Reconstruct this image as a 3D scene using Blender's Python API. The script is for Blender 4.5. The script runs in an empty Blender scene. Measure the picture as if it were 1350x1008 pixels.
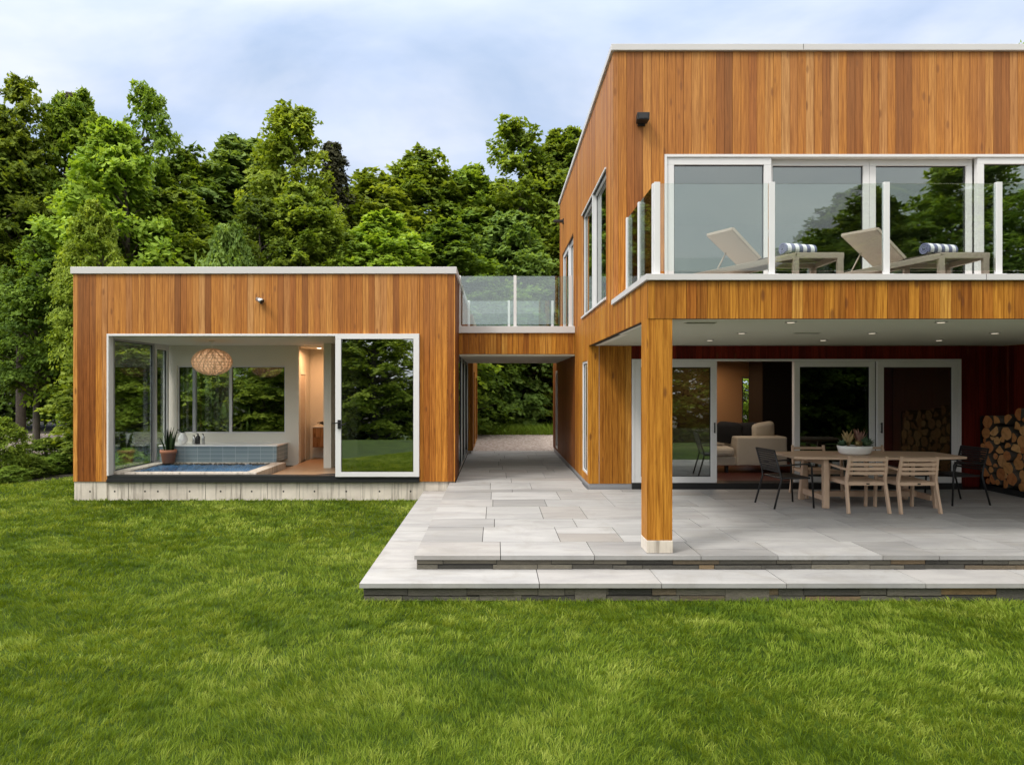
import bpy, math, random
import numpy as np
from mathutils import Vector

R = random.Random(11)
sc = bpy.context.scene
COL = sc.collection
F, VX, VY, EYE = 859.0, 654.0, 511.0, 1.75      # focal (px), vanishing point, eye height over the patio

def PX(px, Y): return (px - VX) / F * Y
def PZ(py, Y): return EYE - (py - VY) / F * Y

# ------------------------------------------------------------------ mesh builder
class MB:
    def __init__(s): s.v = []; s.f = []; s.m = []; s.t = []; s.sm = []
    def quad(s, pts, m=0, t=0.5, sm=False):
        n = len(s.v); s.v += [tuple(p) for p in pts]
        s.f.append(tuple(range(n, n + len(pts)))); s.m.append(m); s.t.append(t); s.sm.append(sm)
    def box(s, x0, x1, y0, y1, z0, z1, m=0, t=None):
        if x1 < x0: x0, x1 = x1, x0
        if y1 < y0: y0, y1 = y1, y0
        if z1 < z0: z0, z1 = z1, z0
        if t is None: t = R.random()
        s.hexa([(x0,y0,z0),(x1,y0,z0),(x1,y1,z0),(x0,y1,z0),(x0,y0,z1),(x1,y0,z1),(x1,y1,z1),(x0,y1,z1)], m, t)
    def hexa(s, c, m=0, t=0.5):
        n = len(s.v); s.v += [tuple(p) for p in c]
        for q in ((0,3,2,1),(4,5,6,7),(0,1,5,4),(1,2,6,5),(2,3,7,6),(3,0,4,7)):
            s.f.append(tuple(n+i for i in q)); s.m.append(m); s.t.append(t); s.sm.append(False)
    def bar(s, a, b, w, h, m=0, t=0.5, up=(0,0,1), w2=None, h2=None):
        a = Vector(a); b = Vector(b); d = (b-a).normalized(); u = Vector(up)
        if abs(d.dot(u)) > .97: u = Vector((0,1,0))
        r = d.cross(u).normalized(); u = r.cross(d)
        w2 = w if w2 is None else w2; h2 = h if h2 is None else h2
        c = []
        for p, ww, hh in ((a,w,h),(b,w2,h2)):
            for sx, sy in ((-1,-1),(1,-1),(1,1),(-1,1)):
                c.append(p + r*(sx*ww/2) + u*(sy*hh/2))
        s.hexa(c, m, t)
    def tube(s, pts, rad, n=10, m=0, t=0.5, cap=True):
        pts = [Vector(p) for p in pts]
        if not hasattr(rad, '__len__'): rad = [rad]*len(pts)
        base = len(s.v); prev = None
        for i, p in enumerate(pts):
            d = (pts[min(i+1, len(pts)-1)] - pts[max(i-1,0)]).normalized()
            if prev is None:
                u = Vector((0,0,1)) if abs(d.z) < .9 else Vector((1,0,0))
            else: u = prev
            r = d.cross(u)
            if r.length < 1e-5: r = d.orthogonal()
            r.normalize(); u = r.cross(d).normalized(); prev = u
            for k in range(n):
                a = 2*math.pi*k/n
                s.v.append(tuple(p + (r*math.cos(a) + u*math.sin(a))*rad[i]))
        for i in range(len(pts)-1):
            for k in range(n):
                a = base+i*n+k; b = base+i*n+(k+1)%n
                s.f.append((a,b,b+n,a+n)); s.m.append(m); s.t.append(t); s.sm.append(True)
        if cap:
            s.f.append(tuple(base+k for k in reversed(range(n)))); s.m.append(m); s.t.append(t); s.sm.append(False)
            e = base+(len(pts)-1)*n
            s.f.append(tuple(e+k for k in range(n))); s.m.append(m); s.t.append(t); s.sm.append(False)
    def lathe(s, prof, c, n=24, m=0, t=0.5, sx=1, sy=1, cap0=True, cap1=True):
        base = len(s.v)
        for r, z in prof:
            for k in range(n):
                a = 2*math.pi*k/n
                s.v.append((c[0]+r*sx*math.cos(a), c[1]+r*sy*math.sin(a), c[2]+z))
        for i in range(len(prof)-1):
            for k in range(n):
                a = base+i*n+k; b = base+i*n+(k+1)%n
                s.f.append((a,b,b+n,a+n)); s.m.append(m); s.t.append(t); s.sm.append(True)
        if cap0: s.f.append(tuple(base+k for k in reversed(range(n)))); s.m.append(m); s.t.append(t); s.sm.append(False)
        e = base+(len(prof)-1)*n
        if cap1: s.f.append(tuple(e+k for k in range(n))); s.m.append(m); s.t.append(t); s.sm.append(False)
    def pillow(s, c, rx, ry, rz, e=.6, n=18, m=0, t=.5, rot=None):
        def sp(a, p): return math.copysign(abs(a)**p, a)
        base = len(s.v); rows = n//2
        for i in range(rows+1):
            ph = -math.pi/2 + math.pi*i/rows
            for k in range(n):
                th = 2*math.pi*k/n
                p = Vector((rx*sp(math.cos(ph),e)*sp(math.cos(th),e), ry*sp(math.cos(ph),1)*sp(math.sin(th),1), rz*sp(math.sin(ph),e)))
                if rot: p.rotate(rot)
                s.v.append(tuple(Vector(c)+p))
        for i in range(rows):
            for k in range(n):
                a = base+i*n+k; b = base+i*n+(k+1)%n
                s.f.append((a,b,b+n,a+n)); s.m.append(m); s.t.append(t); s.sm.append(True)
    def build(s, name, mats, parent=None, bevel=0):
        if not isinstance(mats, (list, tuple)): mats = [mats]
        off = Vector(ORG.get(parent, (0,0,0))) if parent else Vector((0,0,0))
        me = bpy.data.meshes.new(name)
        me.from_pydata([(a-off.x, b-off.y, c-off.z) for a,b,c in s.v], [], s.f)
        for m in mats: me.materials.append(m)
        me.polygons.foreach_set('material_index', s.m)
        me.polygons.foreach_set('use_smooth', s.sm)
        at = me.attributes.new('tone', 'FLOAT', 'FACE'); at.data.foreach_set('value', s.t)
        me.update()
        o = bpy.data.objects.new(name, me); COL.objects.link(o)
        if parent: o.parent = parent; ORG[o] = tuple(off)
        if bevel:
            b = o.modifiers.new('Bevel','BEVEL'); b.width = bevel; b.segments = 2; b.limit_method = 'ANGLE'
        return o
ORG = {}

def tag(o, label=None, cat=None, group=None, kind=None):
    if label: o['label'] = label
    if cat: o['category'] = cat
    if group: o['group'] = group
    if kind: o['kind'] = kind
    return o
def thing(name, label, cat, loc=(0,0,0), group=None):
    o = bpy.data.objects.new(name, None); COL.objects.link(o); o.location = loc
    o.empty_display_size = .2
    ORG[o] = tuple(loc)
    return tag(o, label, cat, group)
def dup(root, loc, rz=None, label=None, scale=None):
    def cp(o, par):
        c = o.copy(); COL.objects.link(c)
        if par: c.parent = par
        for ch in list(o.children): cp(ch, c)
        return c
    r = cp(root, None); r.location = loc
    if rz is not None: r.rotation_euler[2] = rz
    if scale: r.scale = scale
    if label: r['label'] = label
    return r

# ------------------------------------------------------------------ materials
def mat(name):
    m = bpy.data.materials.new(name); m.use_nodes = True
    nt = m.node_tree; nt.nodes.clear()
    out = nt.nodes.new('ShaderNodeOutputMaterial')
    return m, nt, out
class NB:
    def __init__(s, nt): s.nt = nt
    def n(s, t, **kw):
        o = s.nt.nodes.new(t)
        for k, v in kw.items(): setattr(o, k, v)
        return o
    def l(s, a, b): s.nt.links.new(a, b)
    def val(s, sock, v):
        if hasattr(v, 'is_output') or isinstance(v, bpy.types.NodeSocket): s.l(v, sock)
        else: sock.default_value = v
    def math(s, op, a, b=0.0, c=0.0):
        o = s.n('ShaderNodeMath', operation=op)
        s.val(o.inputs[0], a); s.val(o.inputs[1], b); s.val(o.inputs[2], c); return o.outputs[0]
    def ramp(s, f, stops):
        o = s.n('ShaderNodeValToRGB'); s.val(o.inputs[0], f)
        e = o.color_ramp.elements
        while len(e) < len(stops): e.new(0.5)
        for x, (p, c) in zip(e, stops): x.position = p; x.color = (*c, 1) if len(c) == 3 else c
        return o.outputs[0]
    def mix(s, f, a, b, bt='MIX'):
        o = s.n('ShaderNodeMix', data_type='RGBA', blend_type=bt)
        s.val(o.inputs[0], f)
        for sk, v in ((o.inputs[6], a), (o.inputs[7], b)):
            if isinstance(v, tuple): sk.default_value = (*v, 1) if len(v) == 3 else v
            else: s.l(v, sk)
        return o.outputs[2]
    def noise(s, vec, scale, detail=3, rough=.5, dist=0):
        o = s.n('ShaderNodeTexNoise'); s.l(vec, o.inputs['Vector'])
        o.inputs['Scale'].default_value = scale; o.inputs['Detail'].default_value = detail
        o.inputs['Roughness'].default_value = rough; o.inputs['Distortion'].default_value = dist
        return o.outputs['Fac']
    def scaled(s, vec, sc_, loc=(0,0,0)):
        o = s.n('ShaderNodeMapping'); s.l(vec, o.inputs[0]); o.inputs['Scale'].default_value = sc_
        o.inputs['Location'].default_value = loc; return o.outputs[0]
    def pos(s): return s.n('ShaderNodeNewGeometry').outputs['Position']
    def attr(s, a): return s.n('ShaderNodeAttribute', attribute_name=a).outputs['Fac']
    def bump(s, h, st, dist=.01):
        o = s.n('ShaderNodeBump'); s.l(h, o.inputs['Height']); o.inputs['Strength'].default_value = st
        o.inputs['Distance'].default_value = dist; return o.outputs[0]
    def bsdf(s, out, col, rough=.6, normal=None, **kw):
        p = s.n('ShaderNodeBsdfPrincipled')
        if isinstance(col, tuple): p.inputs['Base Color'].default_value = (*col, 1)
        else: s.l(col, p.inputs['Base Color'])
        s.val(p.inputs['Roughness'], rough)
        if normal: s.l(normal, p.inputs['Normal'])
        for k, v in kw.items(): p.inputs[k.replace('_',' ')].default_value = v
        if out: s.l(p.outputs[0], out.inputs[0])
        return p

def plain(name, col, rough=.5, var=.12, scale=6, metal=0, bump=0):
    m, nt, out = mat(name); b = NB(nt); p = b.pos()
    n = b.noise(p, scale, 4, .6)
    c = b.mix(n, tuple(x*(1-var) for x in col), tuple(min(1, x*(1+var)) for x in col))
    nm = b.bump(b.noise(p, scale*12, 3), bump) if bump else None
    b.bsdf(out, c, rough, nm, Metallic=metal); return m

def cedar(name, pal, z0, z1, wcol, wmax=.6):
    """cedar boards: tone per board, long grain, knots; the exposed upper courses are weathered"""
    m, nt, out = mat(name); b = NB(nt); p = b.pos(); t = b.attr('tone')
    o = b.n('ShaderNodeVectorMath', operation='ADD'); cx = b.n('ShaderNodeCombineXYZ')
    b.l(b.math('MULTIPLY', t, 7.3), cx.inputs[0]); b.l(b.math('MULTIPLY', t, 3.1), cx.inputs[1]); b.l(b.math('MULTIPLY', t, 17.0), cx.inputs[2])
    b.l(p, o.inputs[0]); b.l(cx.outputs[0], o.inputs[1]); q = o.outputs[0]
    g1 = b.noise(b.scaled(q, (22,22,.8)), 2.2, 6, .66, .6)
    g2 = b.noise(b.scaled(q, (60,60,1.6)), 2.0, 3, .6)
    base = b.ramp(t, pal)
    c = b.mix(b.ramp(g1, [(.40,(0,0,0)),(.66,(1,1,1))]), base, b.mix(1.0, base, (.50,.40,.30), 'MULTIPLY'))
    c = b.mix(b.ramp(g2, [(.42,(0,0,0)),(.68,(.8,.8,.8))]), c, b.mix(1.0, c, (.68,.62,.55), 'MULTIPLY'))
    c = b.mix(b.ramp(b.noise(b.scaled(q, (34,34,.22)), 1.0, 4, .7), [(.52,(0,0,0)),(.64,(.7,.7,.7))]), c, b.mix(1.0, c, (.52,.43,.36), 'MULTIPLY'))
    vo = b.n('ShaderNodeTexVoronoi'); b.l(b.scaled(q, (6.0,6.0,2.0)), vo.inputs['Vector']); vo.inputs['Scale'].default_value = 1.0
    kn = b.ramp(vo.outputs['Distance'], [(0.0,(1,1,1)),(.09,(.85,.85,.85)),(.16,(0,0,0))])
    c = b.mix(b.math('MULTIPLY', kn, .75), c, (.11,.035,.012))
    sep = b.n('ShaderNodeSeparateXYZ'); b.l(p, sep.inputs[0])
    w = b.n('ShaderNodeMapRange', interpolation_type='SMOOTHSTEP')
    b.l(sep.outputs[2], w.inputs[0]); w.inputs[1].default_value = z0; w.inputs[2].default_value = z1; w.inputs[4].default_value = wmax
    ww = b.math('MULTIPLY', w.outputs[0], b.math('ADD', .35, b.math('MULTIPLY', b.noise(b.scaled(p,(3,3,.5)), 1.3, 3), 1.0)))
    c = b.mix(ww, c, b.mix(b.math('MULTIPLY', g1, .9), wcol, tuple(x*.55 for x in wcol)))
    h = b.math('ADD', b.math('MULTIPLY', g2, .5), g1)
    b.bsdf(out, c, .52, b.bump(h, .25, .004), Specular_IOR_Level=.15)
    return m
PAL = [(0,(.22,.072,.016)),(.12,(.36,.122,.024)),(.33,(.55,.215,.036)),(.6,(.63,.262,.044)),(.82,(.72,.345,.085)),(.9,(.42,.135,.026)),(1,(.74,.41,.15))]
PALG = [(0,(.32,.115,.018)),(.25,(.46,.19,.026)),(.6,(.58,.26,.034)),(.82,(.42,.15,.022)),(1,(.66,.34,.065))]
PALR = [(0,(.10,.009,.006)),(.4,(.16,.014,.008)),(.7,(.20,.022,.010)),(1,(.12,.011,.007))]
M = {}
M['cedar_up'] = cedar('cedar_exposed', PAL, 3.2, 5.6, (.43,.19,.075), .5)
M['cedar_pav'] = cedar('cedar_pavilion', PAL, 1.8, 3.4, (.44,.19,.068), .45)
M['cedar_gold'] = cedar('cedar_sheltered', PALG, 20, 30, (.3,.15,.07), 0)
M['cedar_shade'] = cedar('shade_toned_cedar', PALR, 20, 30, (.1,.03,.02), 0)  # same cedar, the porch shade put into its colour as deep red
M['cedar_dark'] = cedar('dark_brown_boards', [(0,(.20,.065,.018)),(.5,(.27,.095,.024)),(1,(.34,.13,.035))], 20, 30, (.1,.03,.02), 0)  # darker brown boards for the passage sides and rear walls
M['white'] = plain('white_metal_frame', (.66,.65,.645), .4, .04, 3)
M['coping'] = plain('pale_metal_coping', (.56,.54,.53), .45, .06, 1.5)
M['grey'] = plain('grey_metal', (.42,.42,.44), .38, .08, 3, .5)
M['black'] = plain('black_metal', (.012,.012,.013), .45, .2, 5)
M['dark'] = plain('dark_void', (.02,.017,.015), .8, .2, 3)
M['plaster'] = plain('white_plaster', (.68,.65,.57), .8, .03, 1.2)
M['soffit'] = plain('painted_soffit', (.50,.50,.41), .7, .04, .8)
M['tan'] = plain('tan_painted_wall', (.52,.36,.22), .8, .05, 1)
M['roof'] = plain('roof_gravel', (.2,.2,.2), .9, .3, 20)
M['teak'] = plain('grey_teak', (.52,.365,.255), .6, .16, 7)
M['oak'] = cedar('oak_cabinet', [(0,(.36,.19,.08)),(1,(.44,.25,.11))], 20, 30, (.3,.2,.1), 0)
M['floor'] = plain('oak_floor', (.42,.27,.16), .4, .12, 4)
M['dfloor'] = plain('dark_red_floor', (.10,.03,.025), .35, .2, 4)
M['sofa'] = plain('cream_upholstery', (.60,.54,.46), .9, .06, 8, 0, .15)
M['blackcloth'] = plain('black_cushion_cloth', (.015,.015,.018), .9, .2, 8)
M['terra'] = plain('terracotta', (.50,.21,.12), .8, .12, 9)
M['ceramic'] = plain('white_ceramic', (.86,.85,.83), .25, .03, 4)
M['taupe'] = plain('taupe_metal', (.47,.39,.32), .5, .05, 4)
M['sling'] = plain('beige_sling_mesh', (.66,.56,.48), .8, .05, 30, 0, .2)
M['slingd'] = plain('dark_sling_mesh', (.13,.105,.09), .8, .1, 30, 0, .2)
M['bark'] = plain('tree_bark', (.10,.082,.065), .95, .5, 9, 0, .6)
M['soil'] = plain('forest_floor_soil', (.035,.03,.018), .95, .5, 2, 0, .5)
M['rattan'] = plain('woven_rattan', (.84,.62,.42), .8, .18, 25, 0, .5)
M['steel'] = plain('brushed_steel', (.5,.5,.5), .3, .05, 8, .9)

def concrete():
    m, nt, out = mat('board_formed_concrete'); b = NB(nt); p = b.pos()
    n1 = b.noise(p, 2.5, 5, .6); n2 = b.noise(b.scaled(p,(6,6,.35)), 2.2, 4, .65); n3 = b.noise(p, 60, 3)
    c = b.ramp(n1, [(.3,(.50,.44,.37)),(.7,(.68,.61,.52))])
    c = b.mix(b.ramp(n2, [(.5,(0,0,0)),(.66,(.75,.75,.75))]), c, (.22,.185,.15))
    b.bsdf(out, c, .85, b.bump(n3, .3, .004)); return m
M['concrete'] = concrete()

def paving():
    m, nt, out = mat('bluestone_paving'); b = NB(nt); p = b.pos(); t = b.attr('tone')
    n1 = b.noise(b.scaled(p,(.6,2.4,1)), 1.6, 5, .6, .6); n2 = b.noise(p, 45, 4, .6); n3 = b.noise(p, .5, 3)
    c = b.ramp(t, [(0,(.30,.293,.283)),(.35,(.37,.363,.353)),(.78,(.42,.412,.402)),(.93,(.375,.36,.345)),(1,(.31,.285,.26))])
    c = b.mix(b.math('MULTIPLY', b.ramp(n1,[(.38,(0,0,0)),(.68,(1,1,1))]), .7), c, b.mix(1.0, c, (.66,.66,.68), 'MULTIPLY'))
    c = b.mix(b.math('MULTIPLY', n2, .35), c, b.mix(1.0, c, (.7,.68,.66), 'MULTIPLY'))
    c = b.mix(b.math('MULTIPLY', b.ramp(b.noise(p, 1.9, 6, .7, 1.0),[(.5,(0,0,0)),(.68,(1,1,1))]), .5), c, (.25,.235,.21))
    b.bsdf(out, c, .62, b.bump(b.math('ADD', n1, b.math('MULTIPLY', n2, .4)), .22, .006), Specular_IOR_Level=.35); return m
M['paving'] = paving()
def fieldstone():
    m, nt, out = mat('riser_fieldstone'); b = NB(nt); p = b.pos(); t = b.attr('tone')
    n1 = b.noise(b.scaled(p,(1,1,4)), 6, 5, .65, .8); n2 = b.noise(p, 40, 4)
    c = b.ramp(t, [(0,(.050,.048,.043)),(.3,(.10,.094,.08)),(.55,(.155,.142,.115)),(.75,(.085,.077,.062)),(.9,(.16,.12,.075)),(1,(.25,.165,.085))])
    c = b.mix(n1, b.mix(1.0, c, (.5,.5,.5), 'MULTIPLY'), b.mix(1.0, c, (1.35,1.3,1.2), 'MULTIPLY'))
    b.bsdf(out, c, .85, b.bump(b.math('ADD', n1, n2), .6, .012)); return m
M['stone'] = fieldstone()
def gravelm():
    m, nt, out = mat('gravel'); b = NB(nt); p = b.pos()
    vo = b.n('ShaderNodeTexVoronoi'); b.l(p, vo.inputs['Vector']); vo.inputs['Scale'].default_value = 22
    sx = b.n('ShaderNodeSeparateColor'); b.l(vo.outputs['Color'], sx.inputs[0])
    c = b.ramp(sx.outputs[0], [(0,(.17,.125,.10)),(.4,(.33,.255,.215)),(.75,(.44,.36,.31)),(1,(.58,.51,.46))])
    c = b.mix(b.math('MULTIPLY', b.noise(p, .9, 4), .35), c, (.25,.2,.17))
    b.bsdf(out, c, .9, b.bump(b.math('SUBTRACT', 1.0, vo.outputs['Distance']), .9, .03)); return m
M['gravel'] = gravelm()
def tile():
    m, nt, out = mat('blue_glazed_tile'); b = NB(nt); p = b.pos()
    sep = b.n('ShaderNodeSeparateXYZ'); b.l(p, sep.inputs[0]); cx = b.n('ShaderNodeCombineXYZ')
    b.l(b.math('ADD', sep.outputs[0], sep.outputs[1]), cx.inputs[0]); b.l(b.math('SUBTRACT', sep.outputs[2], .16), cx.inputs[1])
    br = b.n('ShaderNodeTexBrick'); b.l(cx.outputs[0], br.inputs['Vector']); br.offset = 0
    br.inputs['Scale'].default_value = 1; br.inputs['Brick Width'].default_value = .27; br.inputs['Row Height'].default_value = .088
    br.inputs['Mortar Size'].default_value = .004
    br.inputs['Color1'].default_value = (.20,.26,.285,1); br.inputs['Color2'].default_value = (.25,.31,.33,1); br.inputs['Mortar'].default_value = (.42,.47,.48,1)
    b.bsdf(out, br.outputs['Color'], .22); return m
M['tile'] = tile()
def water():
    m, nt, out = mat('tub_water'); b = NB(nt); p = b.pos()
    c = b.mix(b.noise(p, 3, 3), (.035,.10,.22), (.09,.20,.36))
    b.bsdf(out, c, .06, b.bump(b.noise(p, 14, 3, .6), .35, .02)); return m
M['water'] = water()
def glass(name, tint, base, k=1.0):
    m, nt, out = mat(name); b = NB(nt)
    tr = b.n('ShaderNodeBsdfTransparent'); tr.inputs[0].default_value = (*tint, 1)
    gl = b.n('ShaderNodeBsdfGlossy'); gl.inputs['Roughness'].default_value = 0.0; gl.inputs['Color'].default_value = (.97,1,.985,1)
    fr = b.n('ShaderNodeFresnel'); fr.inputs['IOR'].default_value = 1.5
    f = b.math('MINIMUM', b.math('ADD', b.math('MULTIPLY', fr.outputs[0], k), base), .95)
    mx = b.n('ShaderNodeMixShader'); b.l(f, mx.inputs[0]); b.l(tr.outputs[0], mx.inputs[1]); b.l(gl.outputs[0], mx.inputs[2])
    b.l(mx.outputs[0], out.inputs[0]); return m
M['glass_win'] = glass('coated_window_glass', (.60,.66,.62), .17)
M['glass_dark'] = glass('mirror_tinted_glass', (.40,.46,.42), .22)
M['glass_clear'] = glass('clear_window_glass', (.92,.95,.93), .01, .4)
M['glass_porch'] = glass('dim_porch_glass', (.42,.46,.42), .055)
M['glass_mirror'] = glass('strongly_mirroring_glass', (.35,.40,.36), .40)
M['glass_back'] = glass('back_window_glass', (.90,.93,.91), .06)
M['glass_rail'] = glass('railing_glass', (.90,.935,.915), .025)
M['glass_rail2'] = glass('bridge_railing_glass', (.84,.90,.87), .10)

def emit(name, col, st):
    m, nt, out = mat(name); b = NB(nt); e = b.n('ShaderNodeEmission'); e.inputs[0].default_value = (*col,1); e.inputs[1].default_value = st
    b.l(e.outputs[0], out.inputs[0]); return m
M['lamp'] = emit('lit_lamp', (1,.84,.62), 4.0)
M['lampdim'] = emit('lit_downlight', (1,.86,.66), .5)

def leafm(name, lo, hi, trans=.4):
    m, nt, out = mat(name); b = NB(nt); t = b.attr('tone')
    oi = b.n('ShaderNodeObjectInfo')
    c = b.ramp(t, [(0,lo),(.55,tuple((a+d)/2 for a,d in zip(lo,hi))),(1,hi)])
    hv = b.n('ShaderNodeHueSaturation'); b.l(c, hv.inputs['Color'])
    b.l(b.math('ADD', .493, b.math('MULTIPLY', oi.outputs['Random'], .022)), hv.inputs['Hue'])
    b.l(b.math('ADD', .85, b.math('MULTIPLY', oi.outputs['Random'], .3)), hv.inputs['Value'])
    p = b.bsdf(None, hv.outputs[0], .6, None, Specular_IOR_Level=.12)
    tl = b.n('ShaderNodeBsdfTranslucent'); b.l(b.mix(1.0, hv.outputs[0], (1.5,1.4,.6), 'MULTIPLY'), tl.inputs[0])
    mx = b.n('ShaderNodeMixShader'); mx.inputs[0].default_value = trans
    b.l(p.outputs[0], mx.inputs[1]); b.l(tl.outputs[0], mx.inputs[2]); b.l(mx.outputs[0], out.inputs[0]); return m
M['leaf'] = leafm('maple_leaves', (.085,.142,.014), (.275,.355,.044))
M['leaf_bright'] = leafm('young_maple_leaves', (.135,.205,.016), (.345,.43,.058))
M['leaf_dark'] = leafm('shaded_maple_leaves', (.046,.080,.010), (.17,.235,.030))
M['leaf_olive'] = leafm('olive_leaves', (.095,.15,.028), (.24,.32,.075))
M['needle'] = leafm('brown_green_needles', (.030,.032,.014), (.075,.072,.032), .1)
M['fern'] = leafm('fern_leaves', (.08,.15,.014), (.24,.34,.05))
M['succ'] = leafm('succulent_leaves', (.05,.10,.06), (.20,.28,.16), .05)
M['snake'] = leafm('sword_plant_leaves', (.012,.03,.012), (.05,.085,.03), .05)
def grassm(name, lo, mid, hi):
    m, nt, out = mat(name); b = NB(nt); t = b.attr('tone'); p = b.pos()
    n = b.noise(b.scaled(p,(1,1.6,0)), .75, 4, .62, .9); n2 = b.noise(b.scaled(p,(1,1,0)), 3.2, 3, .6)
    f = b.math('ADD', b.math('MULTIPLY', t, .6), b.math('ADD', b.math('MULTIPLY', b.math('SUBTRACT', n, .5), 1.3), b.math('MULTIPLY', n2, .35)))
    c = b.ramp(f, [(.1,lo),(.5,mid),(.92,hi)])
    pr = b.bsdf(None, c, .55, None, Specular_IOR_Level=.10)
    tl = b.n('ShaderNodeBsdfTranslucent'); b.l(b.mix(1.0, c, (1.4,1.3,.6), 'MULTIPLY'), tl.inputs[0])
    mx = b.n('ShaderNodeMixShader'); mx.inputs[0].default_value = .3
    b.l(pr.outputs[0], mx.inputs[1]); b.l(tl.outputs[0], mx.inputs[2]); b.l(mx.outputs[0], out.inputs[0]); return m
M['blade'] = grassm('lawn_grass_blades', (.062,.112,.008), (.158,.225,.018), (.35,.40,.08))
M['lawn'] = grassm('lawn_turf', (.030,.055,.006), (.06,.10,.010), (.11,.15,.02))
M['meadow'] = grassm('tall_grass_blades', (.14,.23,.025), (.22,.33,.045), (.30,.40,.07))

def logm():
    m, nt, out = mat('cut_log_end'); b = NB(nt)
    tc = b.n('ShaderNodeTexCoord').outputs['Object']; oi = b.n('ShaderNodeObjectInfo')
    sep = b.n('ShaderNodeSeparateXYZ'); b.l(tc, sep.inputs[0])
    r = b.math('SQRT', b.math('ADD', b.math('POWER', sep.outputs[1], 2), b.math('POWER', sep.outputs[2], 2)))
    ring = b.math('ADD', .5, b.math('MULTIPLY', b.math('SINE', b.math('ADD', b.math('MULTIPLY', r, 520), b.math('MULTIPLY', b.noise(tc, 9, 3), 9))), .5))
    base = b.ramp(oi.outputs['Random'], [(0,(.44,.155,.04)),(.35,(.66,.33,.11)),(.65,(.50,.17,.05)),(1,(.78,.46,.18))])
    c = b.mix(b.math('MULTIPLY', ring, .35), base, b.mix(1.0, base, (.5,.42,.35), 'MULTIPLY'))
    c = b.mix(b.ramp(b.noise(tc, 12, 4), [(.5,(0,0,0)),(.75,(.6,.6,.6))]), c, b.mix(1.0, c, (.4,.3,.25), 'MULTIPLY'))
    b.bsdf(out, c, .85); return m
M['logend'] = logm()
def towelm():
    m, nt, out = mat('striped_towel'); b = NB(nt)
    tc = b.n('ShaderNodeTexCoord').outputs['Object']; sep = b.n('ShaderNodeSeparateXYZ'); b.l(tc, sep.inputs[0])
    s = b.math('GREATER_THAN', b.math('FRACT', b.math('MULTIPLY', b.math('ADD', sep.outputs[0], 5.03), 9.5)), .5)
    c = b.mix(s, (.78,.77,.80), (.15,.16,.27))
    b.bsdf(out, c, .95, b.bump(b.noise(tc, 180, 2), .5, .004)); return m
M['towel'] = towelm()

# ------------------------------------------------------------------ wall helpers
def cuts(a0, a1, z0, z1, holes, step=None):
    """rectangles (a0,a1,z0,z1,board index) that cover the wall but not its holes"""
    xs = {a0, a1}
    for h in holes:
        for e in h[:2]:
            if a0 < e < a1: xs.add(e)
    brd = []
    if step:
        k = math.ceil(a0/step - 1e-6)
        while k*step < a1: xs.add(k*step); k += 1
    xs = sorted(xs); res = []
    for p, q in zip(xs, xs[1:]):
        if q-p < .004: continue
        mid = (p+q)/2; zz = [(z0, z1)]
        for h in holes:
            if h[0] < mid < h[1]:
                nz = []
                for u, v in zz:
                    if h[3] <= u or h[2] >= v: nz.append((u, v)); continue
                    if h[2] > u: nz.append((u, h[2]))
                    if h[3] < v: nz.append((h[3], v))
                zz = nz
        for u, v in zz: res.append((p, q, u, v, math.floor(mid/step) if step else 0))
    return res
BW = .112
def wall(mb, axis, plane, n, a0, a1, z0, z1, holes=(), th=.18, seed=0, mb_back=None, bm=1):
    """boards in front of a backing wall; n = outward direction along the other axis"""
    def bx(m, a, b, d0, d1, u, v, mi, t):
        if axis == 'x': m.box(a, b, d0, d1, u, v, mi, t)
        else: m.box(d0, d1, a, b, u, v, mi, t)
    for a, b, u, v, k in cuts(a0, a1, z0, z1, holes, BW):
        rr = random.Random(k*131+seed); t = rr.random(); dd = rr.random()*.003
        bx(mb, a+.002, b-.002, plane + n*dd, plane - n*.02, u, v, 0, t)
    for a, b, u, v, k in cuts(a0, a1, z0, z1, holes):
        bx(mb, a, b, plane - n*.022, plane - n*(.022+th*.5), u, v, 2, .5); bx(mb, a, b, plane - n*(.022+th*.5), plane - n*(.022+th), u, v, bm, .5)
def frame(mb, axis, plane, d, a0, a1, z0, z1, w, m=0, wb=None, wt=None):
    wb = wb or w; wt = wt or w
    def bx(a, b, u, v):
        if axis == 'x': mb.box(a, b, plane, plane+d, u, v, m, .5)
        else: mb.box(plane, plane+d, a, b, u, v, m, .5)
    bx(a0, a1, z0, z0+wb); bx(a0, a1, z1-wt, z1); bx(a0, a0+w, z0+wb, z1-wt); bx(a1-w, a1, z0+wb, z1-wt)
def window(parent, axis, plane, d, a0, a1, z0, z1, w, gm, name='window', wb=None, wt=None, fm='white', handle=None, pl=None):
    mb = MB(); frame(mb, axis, plane, d, a0, a1, z0, z1, w, 0, wb, wt)
    # black gasket round the pane
    o = mb.build(name, M[fm], parent, .003)
    g = MB(); frame(g, axis, plane+d*.35, d*.3, a0+w, a1-w, z0+(wb or w), z1-(wt or w), .012)
    g.build('gasket', M['black'], o)
    p = MB(); c = plane+d*.5; e = .012
    A = (a0+w+e, a1-w-e, z0+(wb or w)+e, z1-(wt or w)-e)
    if axis == 'x': p.box(A[0], A[1], c-.006, c+.006, A[2], A[3])
    else: p.box(c-.006, c+.006, A[0], A[1], A[2], A[3])
    p.build('pane', M[gm], o)
    if handle is not None:
        h = MB(); s = -1 if d > 0 else 1; zc = (z0+z1)/2-.1
        h.bar((handle, plane+s*.035, zc-.09), (handle, plane+s*.035, zc+.09), .018, .018)
        h.bar((handle, plane, zc-.07), (handle, plane+s*.035, zc-.07), .012, .012)
        h.bar((handle, plane, zc+.07), (handle, plane+s*.035, zc+.07), .012, .012)
        h.build('handle', M['black'], o)
    return o

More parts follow.
